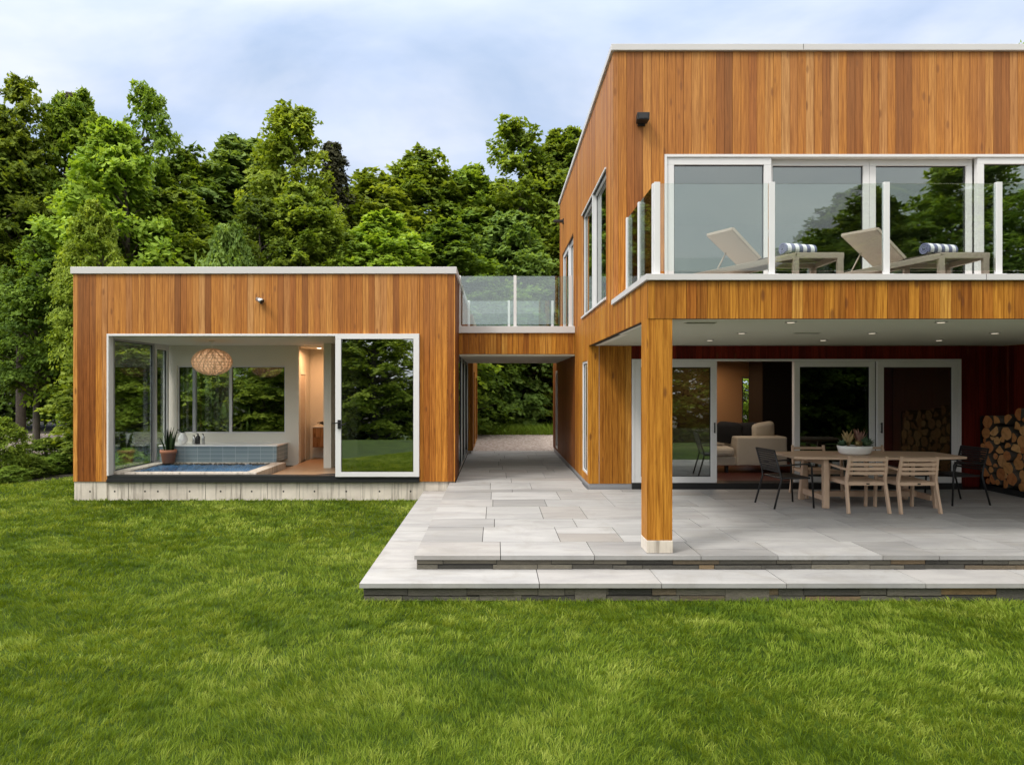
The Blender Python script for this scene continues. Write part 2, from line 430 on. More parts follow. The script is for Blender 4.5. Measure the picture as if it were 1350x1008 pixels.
# ================================================================== SETTING
def gz(x, y):                         # the lawn falls away gently behind the camera
    z = -.33
    if y < -2: z -= min(1.6, .10*(-2-y))
    return z
def edge_x(y): return -10.4 + (y-13.7)*.275 + .25*math.sin(y*1.3)
def sheet(name, x0, x1, y0, y1, nx, ny, zf, m, keep=None):
    mb = MB()
    for i in range(nx):
        for j in range(ny):
            a = x0+(x1-x0)*i/nx; b = x0+(x1-x0)*(i+1)/nx; c = y0+(y1-y0)*j/ny; d = y0+(y1-y0)*(j+1)/ny
            if keep and not keep((a+b)/2, (c+d)/2): continue
            mb.quad([(a,c,zf(a,c)),(b,c,zf(b,c)),(b,d,zf(b,d)),(a,d,zf(a,d))], 0, R.random()*.3, True)
    return mb.build(name, m)
g = sheet('ground', -400, 400, -400, 400, 80, 80, lambda x,y: -.42 if y > -5 else -2.2, M['soil']); tag(g, kind='structure')
lw = sheet('lawn', -34, 40, -28, 17, 148, 90, gz, M['lawn'], lambda x,y: x > edge_x(y)); tag(lw, kind='structure')
gr = MB(); gr.box(-30, 40, 18.12, 25.2, -.4, -.03); gr = gr.build('gravel_drive', M['gravel']); tag(gr, kind='structure')

# patio: upper terrace and the step round it, individual flags with real joints
PT = MB(); rp = random.Random(5)
def flags(x0, x1, y0, y1, ztop, th, rows, wr):
    y = y0
    for d in rows:
        ye = min(y+d, y1)
        if y1-ye < .22: ye = y1
        x = x0
        while x < x1-.01:
            w = rp.uniform(*wr); xe = x+w
            if x1-xe < .3: xe = x1
            # some flags are split across the course
            if ye-y > .55 and rp.random() < .42:
                ym = y+(ye-y)*rp.choice((.45,.55))
                PT.box(x+.004, xe-.004, y+.004, ym-.004, ztop-th, ztop-rp.random()*.002, 0, rp.random())
                PT.box(x+.004, xe-.004, ym+.004, ye-.004, ztop-th, ztop-rp.random()*.002, 0, rp.random())
            else:
                PT.box(x+.004, xe-.004, y+.004, ye-.004, ztop-th, ztop-rp.random()*.002, 0, rp.random())
            x = xe
        y = ye
        if y >= y1-.01: break
UX0, UY0, LX0, LY0 = -.858, 6.80, -1.333, 6.33
XR = 13.0
flags(UX0, XR, UY0, 11.25, 0, .045, [.62,.78,.52,.9,.6,.74,.5,.9], (.5,1.15))
flags(UX0, 1.58, 11.25, 12.03, 0, .045, [.78], (.6,1.1))
flags(-.75, 1.60, 12.03, 18.1, 0, .045, [.6,.85,.5,.7,.9,.55,.8,.6,.9,.7], (.55,1.1))
flags(LX0, XR, LY0, UY0+.06, -.15, .045, [.6], (1.0,1.9))
flags(LX0, UX0+.06, UY0+.06, 12.0, -.15, .045, [1.25,1.0,1.4,1.2,1.1], (.9,1.1))
# mortar bed below the flags
PT.box(UX0+.03, XR, UY0+.04, 11.25, -.30, -.012, 2, .2); PT.box(UX0+.03, 1.585, 11.25, 18.08, -.30, -.012, 2, .2)
PT.box(LX0+.04, XR, LY0+.05, UY0+.035, -.40, -.165, 2, .2); PT.box(LX0+.04, UX0+.025, UY0+.035, 12.0, -.40, -.165, 2, .2)
def riser(axis, a0, a1, plane, z0, z1, courses):
    for c in range(courses):
        zz0 = z0+(z1-z0)*c/courses; zz1 = z0+(z1-z0)*(c+1)/courses
        a = a0
        while a < a1-.01:
            L = rp.uniform(.16,.62); e = min(a+L, a1); dd = rp.uniform(0,.018)
            u = zz0+rp.uniform(0,.008); v = zz1-rp.uniform(.002,.012)
            if courses > 1 and c == 0 and rp.random() < .22: v = z1-.004      # a stone through both courses
            if axis == 'x': PT.box(a+.003, e-.003, plane+dd, plane+.07, u, v, 1, rp.random())
            else: PT.box(plane+dd, plane+.07, a+.003, e-.003, u, v, 1, rp.random())
            a = e
riser('x', UX0+.025, XR, UY0+.022, -.152, -.046, 2)
riser('y', UY0+.1, 12.0, UX0+.012, -.152, -.046, 2)
riser('x', LX0+.04, XR, LY0+.03, -.36, -.196, 2)
riser('y', LY0+.1, 12.0, LX0+.02, -.36, -.196, 2)
tag(PT.build('patio', [M['paving'], M['stone'], M['dark']], None), kind='structure')

# ================================================================== PAVILION
YF = 12.03; X0, X1 = -7.81, -.756
pav = thing('garden_pavilion', 'low single-storey cedar pavilion with wide glazed opening onto a hot tub', 'building', ((X0+X1)/2, YF, 0))
HO = (-7.18, -1.414, .028, 2.744)          # the big opening
w = MB()
wall(w, 'x', YF, -1, X0, X1, .02, 3.85, [HO], th=.16, seed=1)
# left end: short returns beside the corner glazing, solid band over it
wall(w, 'y', X0, -1, YF+.03, YF+.30, .02, 3.85, [], th=.2, seed=2)
wall(w, 'y', X0, -1, YF+.30, 14.9, 2.74, 3.85, [], th=.16, seed=2)
w.build('wall', [M['cedar_pav'], M['plaster'], M['dark']], pav)
# passage side: wood at the front, dark glazed screens further back
w = MB()
wall(w, 'y', X1, 1, YF+.022, 13.2, .02, 3.85, [], th=.16, seed=3)
wall(w, 'y', X1, 1, 13.2, 17.3, 2.43, 3.85, [], th=.16, seed=3)
w.build('wall', [M['cedar_dark'], M['plaster'], M['dark']], pav)
w = MB()
wall(w, 'y', -.62, 1, 17.32, 21.5, .08, 3.7, [(18.0,19.0,.12,2.2),(19.8,20.9,.12,2.05)], th=.2, seed=4)
wall(w, 'x', 17.30, -1, X1-.2, -.62, .08, 3.7, [], th=.1, seed=5)
w.build('wall', [M['cedar_gold'], M['plaster'], M['dark']], pav)
w = MB(); w.box(-.70,-.66,18.02,18.98,.12,2.18); w.box(-.70,-.66,19.82,20.88,.12,2.03); w.build('door', M['cedar_shade'], pav)
b_ = MB(); b_.box(-4.5, -.66, 17.4, 21.4, -.4, .08, 0); b_.build('foundation', M['concrete'], pav)
# concrete plinth with tie holes
c = MB()
c.box(X0+.012, HO[0]-.02, YF+.016, YF+.2, -.5, .018); c.box(HO[0]-.02, X1-.012, YF+.03, YF+.2, -.5, .018)
c.box(X0+.02, X0+.2, YF+.2, 14.9, -.5, .018); c.box(X1-.2, X1-.012, YF+.2, 17.3, -.5, .018)
for px in (118,150,190,207,249,290,331,373,414,456,500,541):
    x = PX(px, YF); yy = YF+.016 if px < 135 else YF+.03
    c.lathe([(.017,-.012),(.017,.012)], (0,0,0), 10, 1)
    n = 20
    for k in range(len(c.v)-n, len(c.v)):
        vx, vy, vz = c.v[k]; c.v[k] = (x+vx, yy-.001+vz*.2+.001, -.165+vy)
for px in (126,168,222,270,316,352,394,436,478,520):
    x = PX(px, YF); c.box(x-.002, x+.002, YF+(.012 if px < 135 else .026), YF+.05, -.4, .012, 1)
c.build('plinth', [M['concrete'], M['dark']], pav)
# coping and roof
c = MB(); 
c.box(X0-.03, X1+.03, YF-.035, YF+.2, 3.85, 3.976); c.box(X0-.03, X0+.17, YF+.2, 15.1, 3.85, 3.976); c.box(X1-.17, X1+.03, YF+.2, 17.3, 3.85, 3.976)
c.build('coping', M['coping'], pav, .006)
c = MB(); c.box(X0+.17, -4.4, YF+.2, 14.95, 3.6, 3.8); c.box(-4.4, X1-.17, YF+.2, 21.4, 3.6, 3.8); c.build('roof', M['roof'], pav)
# opening trim: thin pale metal round the hole, black track below
c = MB(); c.box(HO[0], HO[1], YF-.02, YF+.14, HO[3]-.04, HO[3]); c.box(HO[0], HO[0]+.035, YF-.02, YF+.14, HO[2]+.1, HO[3]-.04)
c.box(HO[1]-.03, HO[1], YF-.02, YF+.14, HO[2]+.1, HO[3]-.04)
c.build('opening_frame', M['white'], pav, .003)
c = MB(); c.box(HO[0]-.001, HO[1]+.001, YF-.03, YF+.2, HO[2]-.02, HO[2]+.035); c.box(HO[0], HO[1], YF+.0, YF+.2, HO[2]+.035, HO[2]+.098)
c.build('sliding_track', M['black'], pav)
# interior
CE = 2.70; YB = 14.70
c = MB()
c.box(X0+.2, X1-.2, YF+.19, YB+.1, CE, CE+.12)                                   # ceiling
c.box(-4.62, X1-.2, YB+.1, 17.2, CE-.02, CE+.1)
for a, b, u, v, k in cuts(-7.40, -4.45, 0, CE, [(-7.204,-4.757,.723,2.246)]):    # back wall round the window
    c.box(a, b, YB, YB+.16, u, v)
c.box(-4.70,-4.56,YB+.16,16.0,0,CE-.02); c.box(-4.70, X1-.2, 16.0, 16.15, 0, CE-.02)
c.box(-3.68, -3.52, 13.9, 14.5, 0, CE); c.box(-3.52, -.95, 14.4, 14.5, 0, CE)
c.build('interior_wall', M['plaster'], pav)
c = MB(); c.box(-4.45, -.95, YF+.2, 16.0, -.02, .04); c.box(-7.4,-4.45,YF+.2,YB,-.3,-.02); c.build('interior_floor', M['floor'], pav)
# narrow door in the corridor's left wall
c = MB(); c.box(-4.565, -4.545, 15.0, 15.5, .04, 2.06, 0); c.box(-4.55,-4.53,15.0-.05,15.0,.04,2.12,1); c.box(-4.55,-4.53,15.5,15.55,.04,2.12,1); c.box(-4.55,-4.53,15.0,15.5,2.06,2.12,1)
c.build('corridor_door', [plain('pale_door_paint', (.55,.48,.40), .6, .04, 2), M['plaster']], pav)
# corner glazing on the left side
GX = -7.38
c = MB(); c.box(GX-.05, GX+.05, YF+.165, 12.52, .0, CE); c.build('corner_post', M['grey'], pav)
window(pav, 'y', GX-.03, .06, 12.52, 14.02, .10, CE, .05, 'glass_clear', fm='grey', wt=.04)
window(pav, 'y', GX-.04, .09, 14.02, 14.60, .10, CE, .07, 'glass_clear', fm='white', wt=.12)
c = MB(); c.box(GX-.08, GX+.08, YF+.2, YB, -.2, .10); c.build('window_sill', M['concrete'], pav)
c = MB(); c.box(X0+.02, GX-.08, YF+.3, 14.9, 2.70, 2.738); c.build('soffit', M['soffit'], pav)
# back windows
window(pav, 'x', YB+.04, .07, -7.204, PX(303,YB), .723, 2.246, .03, 'glass_back', fm='white')
window(pav, 'x', YB+.04, .07, PX(303,YB), -4.757, .723, 2.246, .03, 'glass_back', fm='white')
c = MB(); c.box(PX(253,YB), PX(257,YB), YB+.03, YB+.10, .75, 2.22); c.build('mullion', M['grey'], pav)
# sliding panel parked on the right of the opening
sd = window(pav, 'x', YF-.055, .065, PX(443,YF), PX(553,YF), .115, 2.742, .105, 'glass_mirror', name='sliding_door', wb=.085, wt=.095)
h = MB(); hx = PX(447,YF)+.02
h.box(hx-.03, hx+.03, YF-.075, YF-.056, 1.0, 1.16); h.bar((hx, YF-.07, 1.11), (hx, YF-.13, 1.11), .022, .022); h.bar((hx+.01, YF-.125, 1.11), (hx-.12, YF-.125, 1.10), .024, .02)
h.bar((hx+.02, YF-.07, 1.06), (hx+.10, YF-.11, 1.09), .02, .02)
h.build('handle', M['black'], sd)
window(pav, 'x', YF+.05, .06, PX(470,YF), PX(553,YF)-.03, .13, 2.70, .08, 'glass_dark', name='sliding_door')
# passage screens
for y0, y1 in ((13.22,14.55),(14.57,15.9),(15.92,17.28)):
    window(pav, 'y', X1-.07, .06, y0, y1, .05, 2.42, .07, 'glass_dark', name='glazed_door', fm='black')
for y in (14.2, 15.5, 17.0):
    c = MB(); c.box(X1-.005, X1+.02, y, y+.05, .06, 2.4); c.build('door_pull', M['steel'], pav)

# hot tub, bench and things round it
tub = thing('hot_tub', 'sunken hot tub with pale stone rim and blue water inside the pavilion', 'hot tub', (-5.9, 13.1, 0))
TX0, TX1, TY0, TY1 = -7.28, -4.50, 12.25, 13.95
c = MB(); rw = .24
c.box(TX0, TX1, TY0, TY0+rw*.6, -.25, .16); c.box(TX0, TX1, TY1-.1, TY1, -.25, .16); c.box(TX0, TX0+rw, TY0+rw*.6, TY1-.1, -.25, .16); c.box(TX1-rw, TX1, TY0+rw*.6, TY1-.1, -.25, .16)
c.build('rim', M['concrete'], tub, .008)
c = MB(); c.box(TX0+rw, TX1-rw, TY0+rw*.6, TY1-.1, -.24, -.2); c.build('basin', M['tile'], tub)
wt = MB(); nx, ny = 40, 24
for i in range(nx):
    for j in range(ny):
        a = TX0+rw+(TX1-TX0-2*rw)*i/nx; b = TX0+rw+(TX1-TX0-2*rw)*(i+1)/nx
        p0 = TY0+rw*.6; dd = TY1-.1-p0; cc = p0+dd*j/ny; d = p0+dd*(j+1)/ny
        zz = lambda x,y: .125+.006*math.sin(x*23+y*7)+.006*math.sin(y*31-x*11)
        wt.quad([(a,cc,zz(a,cc)),(b,cc,zz(b,cc)),(b,d,zz(b,d)),(a,d,zz(a,d))], 0, .5, True)
wt.build('water', M['water'], tub)
c = MB(); rq = random.Random(3)
for k in range(120):
    x = rq.uniform(TX0+rw+.05, TX1-rw-.03); y = TY1-.1-rq.uniform(.01,.09); r = rq.uniform(.015,.035)
    c.pillow((x,y,.125+r*.4), r, r, r*.7, 1, 8)
tag(c.build('pebble_edge', M['stone'], tub), kind='stuff')
bn = thing('tiled_bench', 'long low bench faced in blue glazed tiles behind the hot tub', 'bench', (-5.9, 14.3, 0))
c = MB(); c.box(-7.2, -4.70, 13.952, YB-.002, .16, .495); c.build('tiled_face', M['tile'], bn)
c = MB(); c.box(-7.22, -4.68, 13.935, YB-.002, .495, .525); c.build('bench_top', M['ceramic'], bn, .004)
# pendant
PYY = 13.2; px_, pz_ = PX(279.5,PYY), PZ(477,PYY)
pd = thing('pendant_lamp', 'woven oval rattan pendant lamp hanging over the hot tub', 'lamp', (px_, PYY, pz_))
sh = MB(); nb = 58
for k in range(nb):                                       # crossed woven canes on an oval
    for dr in (R.uniform(.2,1.5),-R.uniform(.2,1.5)):
        pts = []; j0 = R.random()
        for i in range(15):
            ph = -1.35+2.7*i/14; th = 2*math.pi*(k+j0)/nb + dr*ph*.45
            pts.append((px_+.385*math.cos(ph)*math.cos(th), PYY+.385*math.cos(ph)*math.sin(th), pz_+.272*math.sin(ph)))
        sh.tube(pts, .0045, 4, 0, R.random(), False)
for i in range(13):
    ph = -1.35+2.7*(i+R.uniform(-.3,.3))/12; r = .38*math.cos(ph)
    sh.tube([(px_+r*math.cos(a), PYY+r*math.sin(a), pz_+.268*math.sin(ph)) for a in [2*math.pi*j/28 for j in range(29)]], .006, 4, 0, R.random(), False)
shade = sh.build('lamp_shade', M['rattan'], pd)
SHADE, nt_, out_ = mat('glowing_cane_lining'); b_ = NB(nt_)
b_.bsdf(out_, b_.mix(b_.noise(b_.pos(), 28, 4, .7), (.56,.38,.24), (.78,.58,.41)), .9, Emission_Color=(1,.56,.30,1), Emission_Strength=.34)
li = MB(); li.lathe([(.380*math.cos(-1.4+2.8*i/16), .267*math.sin(-1.4+2.8*i/16)) for i in range(17)], (px_,PYY,pz_), 28)
li.build('inner_shade', SHADE, pd)
co = MB(); co.tube([(px_,PYY,pz_+.26),(px_,PYY,CE)], .006, 6); co.lathe([(.05,-.02),(.05,0)], (px_,PYY,CE), 16); co.build('cord', M['ceramic'], pd)
# potted sword plant
pX, pY = PX(224,13.86), 13.80
pt = thing('potted_plant', 'sword-leaved plant in a terracotta pot at the corner of the tub', 'plant', (pX,pY,.16))
c = MB(); c.lathe([(.115,0),(.15,.21),(.165,.21),(.165,.28),(.145,.28),(.14,.24)], (pX,pY,.16), 24, 0, .5, cap1=True); c.build('pot', M['terra'], pt)
c = MB()
for k in range(22):
    a = R.random()*6.28; r = R.uniform(.01,.09); L = R.uniform(.3,.52); ln = R.uniform(.02,.12)
    p = Vector((pX+r*math.cos(a), pY+r*math.sin(a), .40)); t_ = R.random()
    pts = [p, p+Vector((ln*.3*math.cos(a), ln*.3*math.sin(a), L*.5)), p+Vector((ln*math.cos(a), ln*math.sin(a), L))]
    s_ = Vector((-math.sin(a+1), math.cos(a+1), 0))
    c.quad([pts[0]-s_*.018, pts[0]+s_*.018, pts[1]+s_*.024, pts[1]-s_*.024], 0, t_); c.quad([pts[1]-s_*.024, pts[1]+s_*.024, pts[2]+s_*.003, pts[2]-s_*.003], 0, t_)
c.build('leaves', M['snake'], pt)
# toiletries on the bench top
def bottle(px, h, r, m, label, Y=14.2, name='bottle', grp=None):
    x = PX(px, Y); t = thing(name, label, 'bottle', (x,Y,.525), grp)
    c = MB(); c.lathe([(r,0),(r,h*.7),(r*.45,h*.8),(r*.45,h*.86)], (x,Y,.525), 16); c.build('bottle_body', M[m], t)
    c = MB(); c.lathe([(r*.3,h*.861),(r*.3,h)], (x,Y,.525), 10); c.bar((x,Y,.525+h), (x-r*.9,Y,.525+h-.005), .014, .014); c.build('pump', M['black'], t)
bottle(256, .19, .035, 'steel', 'slim grey pump bottle on the bench, nearest the towel roll')
bottle(261, .23, .045, 'black', 'tall black pump bottle in the middle of the bench bottles')
bottle(268, .22, .03, 'steel', 'slim pale pump bottle on the bench, farthest from the plant')
x = PX(241,14.15)
vs = thing('vase', 'white rounded vase on the tiled bench beside the potted plant', 'vase', (x,14.15,.525))
c = MB(); c.lathe([(.05,0),(.1,.07),(.1,.14),(.05,.22),(.055,.25)], (x,14.15,.525), 20); c.build('vase_body', M['ceramic'], vs)
c = MB()
for k in range(9):
    a = R.random()*6.28; L = R.uniform(.12,.22)
    c.bar((x,14.15,.76), (x+L*.6*math.cos(a), 14.15+L*.6*math.sin(a), .76+L*.5), .03, .006, 0, R.random())
c.build('leaves', M['snake'], vs)
# vanity at the end of the corridor
VXa, VXb = PX(412,15.55), PX(412,15.55)+1.0
vn = thing('vanity_cabinet', 'floating oak vanity cabinet against the lit corridor wall', 'cabinet', (VXa+.5, 15.75, .3))
c = MB(); c.box(VXa, VXb, 15.56, 15.99, .33, .80); c.build('carcass', M['oak'], vn)
for z0 in (.345,.575):
    c = MB(); c.box(VXa+.01, VXb-.01, 15.54, 15.558, z0, z0+.215); c.build('drawer', M['oak'], vn)
c = MB(); c.box(VXa-.01, VXb+.01, 15.53, 15.995, .802, .83); c.build('countertop', M['plaster'], vn)
tr = thing('branch_ornament', 'small dark branch ornament lying on top of the vanity cabinet', 'ornament', (VXa+.25,15.7,.83))
c = MB()
for k in range(9):
    a = R.random()*6.28; c.tube([(VXa+.27,15.7,.85),(VXa+.27+.12*math.cos(a),15.7+.08*math.sin(a),.86+R.random()*.08),(VXa+.27+.22*math.cos(a+.4),15.7+.1*math.sin(a),.85+R.random()*.1)], [.022,.018,.008], 6)
c.build('branches', M['black'], tr)
rg = MB(); rg.lathe([(.52,0),(.52,.012)], (-3.1,12.62,.041), 40, sy=.62); tag(rg.build('bath_mat', M['dark']), 'dark oval mat on the wooden floor by the sliding door', 'mat')
# corridor downlight (lit in the photograph)
dl = thing('ceiling_downlight', 'glowing round downlight in the corridor ceiling of the pavilion', 'light', (-4.1,15.1,CE-.02))
c = MB(); c.lathe([(.07,-.012),(.07,0)], (-4.1,15.1,CE-.021), 20); c.build('trim_ring', M['white'], dl)
c = MB(); c.lathe([(.05,-.004),(.05,0)], (-4.1,15.1,CE-.034), 20); c.build('lens', M['lamp'], dl)
def spot(name, loc, e, col, size=.12, parent=None):
    l = bpy.data.lights.new(name, 'AREA'); l.shape = 'DISK'; l.size = size; l.energy = e; l.color = col; l.spread = math.radians(170)
    o = bpy.data.objects.new(name, l); COL.objects.link(o); o.location = loc
    if parent: o.parent = parent; o.location = Vector(loc)-Vector(ORG[parent])
spot('downlight_lamp', (-4.1,15.1,CE-.045), 15, (1,.52,.25), parent=dl)
# spotlight on the front
wl = thing('wall_spotlight', 'small grey adjustable spotlight above the pavilion opening', 'light', (PX(345,YF),YF,PZ(397,YF)))
x, z = PX(345,YF), PZ(397,YF)
c = MB(); c.lathe([(.045,0),(.045,.03)], (0,0,0), 16); n0 = len(c.v)
c.v = [(x+a, YF-.03+cz, z+b) for a,b,cz in c.v]
c.build('base', M['grey'], wl)
c = MB(); c.tube([(x,YF-.02,z),(x+.01,YF-.08,z-.01)], .015, 8); c.tube([(x-.06,YF-.07,z+.03),(x+.02,YF-.10,z-.005),(x+.05,YF-.11,z-.03)], [.04,.052,.055], 14); c.build('lamp_head', M['steel'], wl)
c = MB(); c.tube([(x+.051,YF-.1105,z-.0305),(x+.054,YF-.111,z-.033)], .045, 14); c.build('lens', M['black'], wl)

# ================================================================== BRIDGE
BY0, BY1 = 13.25, 17.25
br = thing('link_bridge', 'cedar-faced covered bridge with glass railings joining pavilion and house', 'bridge', (.4, BY0, 2.43))
w = MB(); wall(w, 'x', BY0, -1, -.752, 1.60, 2.435, 2.86, [], th=.1, seed=21)
w.build('fascia', [M['cedar_gold'], M['dark'], M['dark']], br)
w = MB(); wall(w, 'x', BY1, 1, -.752, 1.60, 2.435, 2.86, [], th=.1, seed=22)
w.build('fascia', [M['cedar_gold'], M['dark'], M['dark']], br)
c = MB(); c.box(-.80, 1.60, BY0-.04, BY0+.2, 2.862, 2.998); c.build('coping', M['coping'], br, .005)
c = MB(); c.box(-.75,1.60,BY1-.2,BY1+.04,2.862,2.998); c.build('coping', M['coping'], br, .005)
c = MB(); c.box(-.75, 1.60, BY0+.02, BY1-.02, 2.40, 2.434); c.build('soffit', M['soffit'], br)
c = MB(); c.box(-.75, 1.60, BY0+.2, BY1-.2, 2.80, 2.95); c.build('deck', M['grey'], br)
def rail_run(parent, posts, axis, plane, z0, z1, gm, pw=.055, caps=True):
    po = []
    for a in posts:
        m = MB()
        if axis == 'x': m.box(a-pw/2, a+pw/2, plane-.02, plane+.02, z0+.012, z1+.012); m.box(a-pw*.9, a+pw*.9, plane-.05, plane+.05, z0, z0+.012)
        else: m.box(plane-.02, plane+.02, a-pw/2, a+pw/2, z0+.012, z1+.012); m.box(plane-.05, plane+.05, a-pw*.9, a+pw*.9, z0, z0+.012)
        po.append(m.build('railing_post', M['white'], parent, .003))
    for a, b in zip(posts, posts[1:]):
        m = MB(); lo, hi = a+pw/2+.002, b-pw/2-.002
        if axis == 'x': m.box(lo, hi, plane-.006, plane+.006, z0+.05, z1)
        else: m.box(plane-.006, plane+.006, lo, hi, z0+.05, z1)
        m.build('railing_panel', M[gm], parent)
rail_run(br, [PX(605.5,13.36), PX(679,13.36), PX(752,13.36)], 'x', 13.36, 3.0, PZ(364,13.36), 'glass_rail2', .06)
rail_run(br, [-.70, .33, 1.45], 'x', 16.75, 3.0, 3.98, 'glass_rail2', .06)

# ================================================================== MAIN HOUSE
HX, HXR = 1.61, 13.2
YU, YL, YBAL = 8.95, 11.33, 6.90
hs = thing('house', 'two-storey flat-roofed cedar house with balcony over a shaded porch', 'building', (HX, YL, 0))
UZ0, UZ1 = 2.95, 6.366
UO = (2.313, 9.6, 2.95, 4.949)
w = MB(); wall(w, 'x', YU, -1, HX, HXR, UZ0, UZ1, [UO], th=.18, seed=31)
W1 = (9.54, 12.13, 3.065, 4.945); W2 = (13.56, 15.9, 3.0, 4.985); W3 = (11.47, 12.2, .21, 2.23); W4 = (17.0, 17.5, .15, 2.2)
# side wall: above the porch, then down to the ground behind it; lower rear part runs on
wall(w, 'y', HX, -1, YU+.022, 16.46, 2.95, UZ1, [W1, W2], th=.18, seed=32)
w.build('wall', [M['cedar_up'], M['plaster'], M['dark']], hs)
w = MB()
wall(w, 'y', HX, -1, YBAL+.022, YU+.022, 2.482, 2.883, [], th=.1, seed=32)
wall(w, 'y', HX, -1, YU+.022, 13.25, 2.482, 2.95, [], th=.18, seed=32)
wall(w, 'y', HX, -1, YL+.0, 13.25, .084, 2.482, [W3], th=.18, seed=32)
wall(w, 'x', YL, -1, HX, 2.361, .084, 2.48, [], th=.18, seed=33)
wall(w, 'x', YBAL, -1, HX, HXR, 2.482, 2.883, [], th=.1, seed=34)
w.build('wall', [M['cedar_gold'], M['plaster'], M['dark']], hs)
w = MB(); wall(w, 'y', HX, -1, 13.25, 18.38, .084, 2.95, [W4], th=.18, seed=32); w.build('wall', [M['cedar_dark'], M['plaster'], M['dark']], hs)
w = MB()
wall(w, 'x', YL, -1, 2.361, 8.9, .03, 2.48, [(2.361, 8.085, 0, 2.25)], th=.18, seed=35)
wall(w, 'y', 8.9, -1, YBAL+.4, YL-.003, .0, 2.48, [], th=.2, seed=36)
w.build('wall', [M['cedar_shade'], M['plaster'], M['dark']], hs)
c = MB(); c.box(HX+.012, 2.361, YL+.01, YL+.2, -.1, .082); c.box(HX+.012, HX+.2, YL+.2, 18.37, -.1, .082); c.build('foundation', M['grey'], hs)
c = MB(); c.box(HX-.035, HXR, YU-.04, YU+.2, UZ1, 6.452); c.box(HX-.035, HX+.2, YU+.2, 16.49, UZ1, 6.452)
c.box(4.2, 4.206, YU-.043, YU-.03, UZ1+.005, 6.45, 1)
c.build('coping', [M['coping'], M['dark']], hs, .004)
c = MB(); c.box(HX+.2, HXR, YU+.2, 16.4, 6.1, 6.32); c.build('roof', M['roof'], hs)
c = MB()
for a, b_, u, v, k in cuts(HX+.05, HXR, 0, 6.36, [(6.0,6.6,.8,2.1)]): c.box(a, b_, 16.28, 16.46, u, v)
for a, b_, u, v, k in cuts(HX+.2, HXR, 0, 2.9, [(6.6,7.5,.7,2.2)]): c.box(a, b_, 18.2, 18.38, u, v)
c.box(6.0,6.03,16.46,18.2,.7,2.2); c.box(7.3,7.33,16.46,18.2,.7,2.2)
c.box(HX+.2,HXR,16.46,18.38,2.8,2.94); c.build('rear_wall', M['cedar_dark'], hs)
# balcony
c = MB(); c.box(HX-.03, HXR, YBAL-.035, YBAL+.16, 2.886, 2.95); c.box(HX-.03, HX+.16, YBAL+.16, YU-.002, 2.886, 2.95)
c.box(PX(1297,YBAL), PX(1297,YBAL)+.004, YBAL-.038, YBAL-.03, 2.888, 2.949, 1); c.build('balcony_coping', [M['coping'], M['dark']], hs, .004)
c = MB(); c.box(HX+.16, HXR, YBAL+.16, YU, 2.80, 2.94); c.build('balcony_deck', M['taupe'], hs)
c = MB(); c.box(HX+.13, 8.9, YBAL+.13, YL, 2.483, 2.53); c.build('porch_ceiling', M['soffit'], hs)
RT = PZ(242, 6.97)
posts = [PX(866,6.97), PX(1017,6.97), PX(1168,6.97), PX(1316,6.97), PX(1464,6.97), PX(1612,6.97)]
rail_run(hs, posts, 'x', 6.97, 2.95, RT, 'glass_rail', .062)
rail_run(hs, [7.02, 7.72, 8.42], 'y', 1.70, 2.95, RT, 'glass_rail', .05)
# column
CX0, CX1, CY0, CY1 = 1.60, 1.868, 6.905, 7.175
c = MB()
nb = 3
for k in range(nb):
    a = CX0+.02+(CX1-CX0-.04)*k/nb; b2 = CX0+.02+(CX1-CX0-.04)*(k+1)/nb
    c.box(a+.0015, b2-.0015, CY0, CY0+.02, .135, 2.481, 0, R.random()); c.box(a+.0015, b2-.0015, CY1-.02, CY1, .135, 2.481, 0, R.random())
    a = CY0+(CY1-CY0)*k/nb; b2 = CY0+(CY1-CY0)*(k+1)/nb
    c.box(CX0, CX0+.02, a+.0015, b2-.0015, .135, 2.481, 0, R.random()); c.box(CX1-.02, CX1, a+.0015, b2-.0015, .135, 2.481, 0, R.random())
col = c.build('column', M['cedar_gold'], hs)
c = MB(); c.box(CX0-.004, CX1+.006, CY0-.006, CY1+.006, .0, .133); c.build('column_base', M['concrete'], col, .004)
# balcony doors: two proud, two set back
PN = [PX(876,YU)+.03, PX(1017,YU), PX(1151,YU), PX(1285,YU), PX(1430,YU), 9.58]
c = MB(); c.box(UO[0], UO[1], YU-.02, YU+.16, UO[3]-.035, UO[3]); c.box(UO[0], UO[0]+.03, YU-.02, YU+.16, 2.95, UO[3]-.035); c.build('opening_frame', M['white'], hs)
ZT = UO[3]-.037
window(hs, 'x', YU+.0, .07, PN[0]+.002, PN[1], 2.96, ZT, .10, 'glass_win', name='sliding_door')
window(hs, 'x', YU+.085, .07, PN[1]-.03, PN[2], 2.96, ZT, .085, 'glass_win', name='sliding_door', handle=PN[2]-.05)
window(hs, 'x', YU+.085, .07, PN[2]+.004, PN[3]+.03, 2.96, ZT, .085, 'glass_win', name='sliding_door', handle=PN[2]+.06)
window(hs, 'x', YU+.0, .07, PN[3]+.04, PN[4], 2.96, ZT, .09, 'glass_win', name='sliding_door')
window(hs, 'x', YU+.0, .07, PN[4]+.01, PN[5], 2.96, ZT, .09, 'glass_win', name='sliding_door')
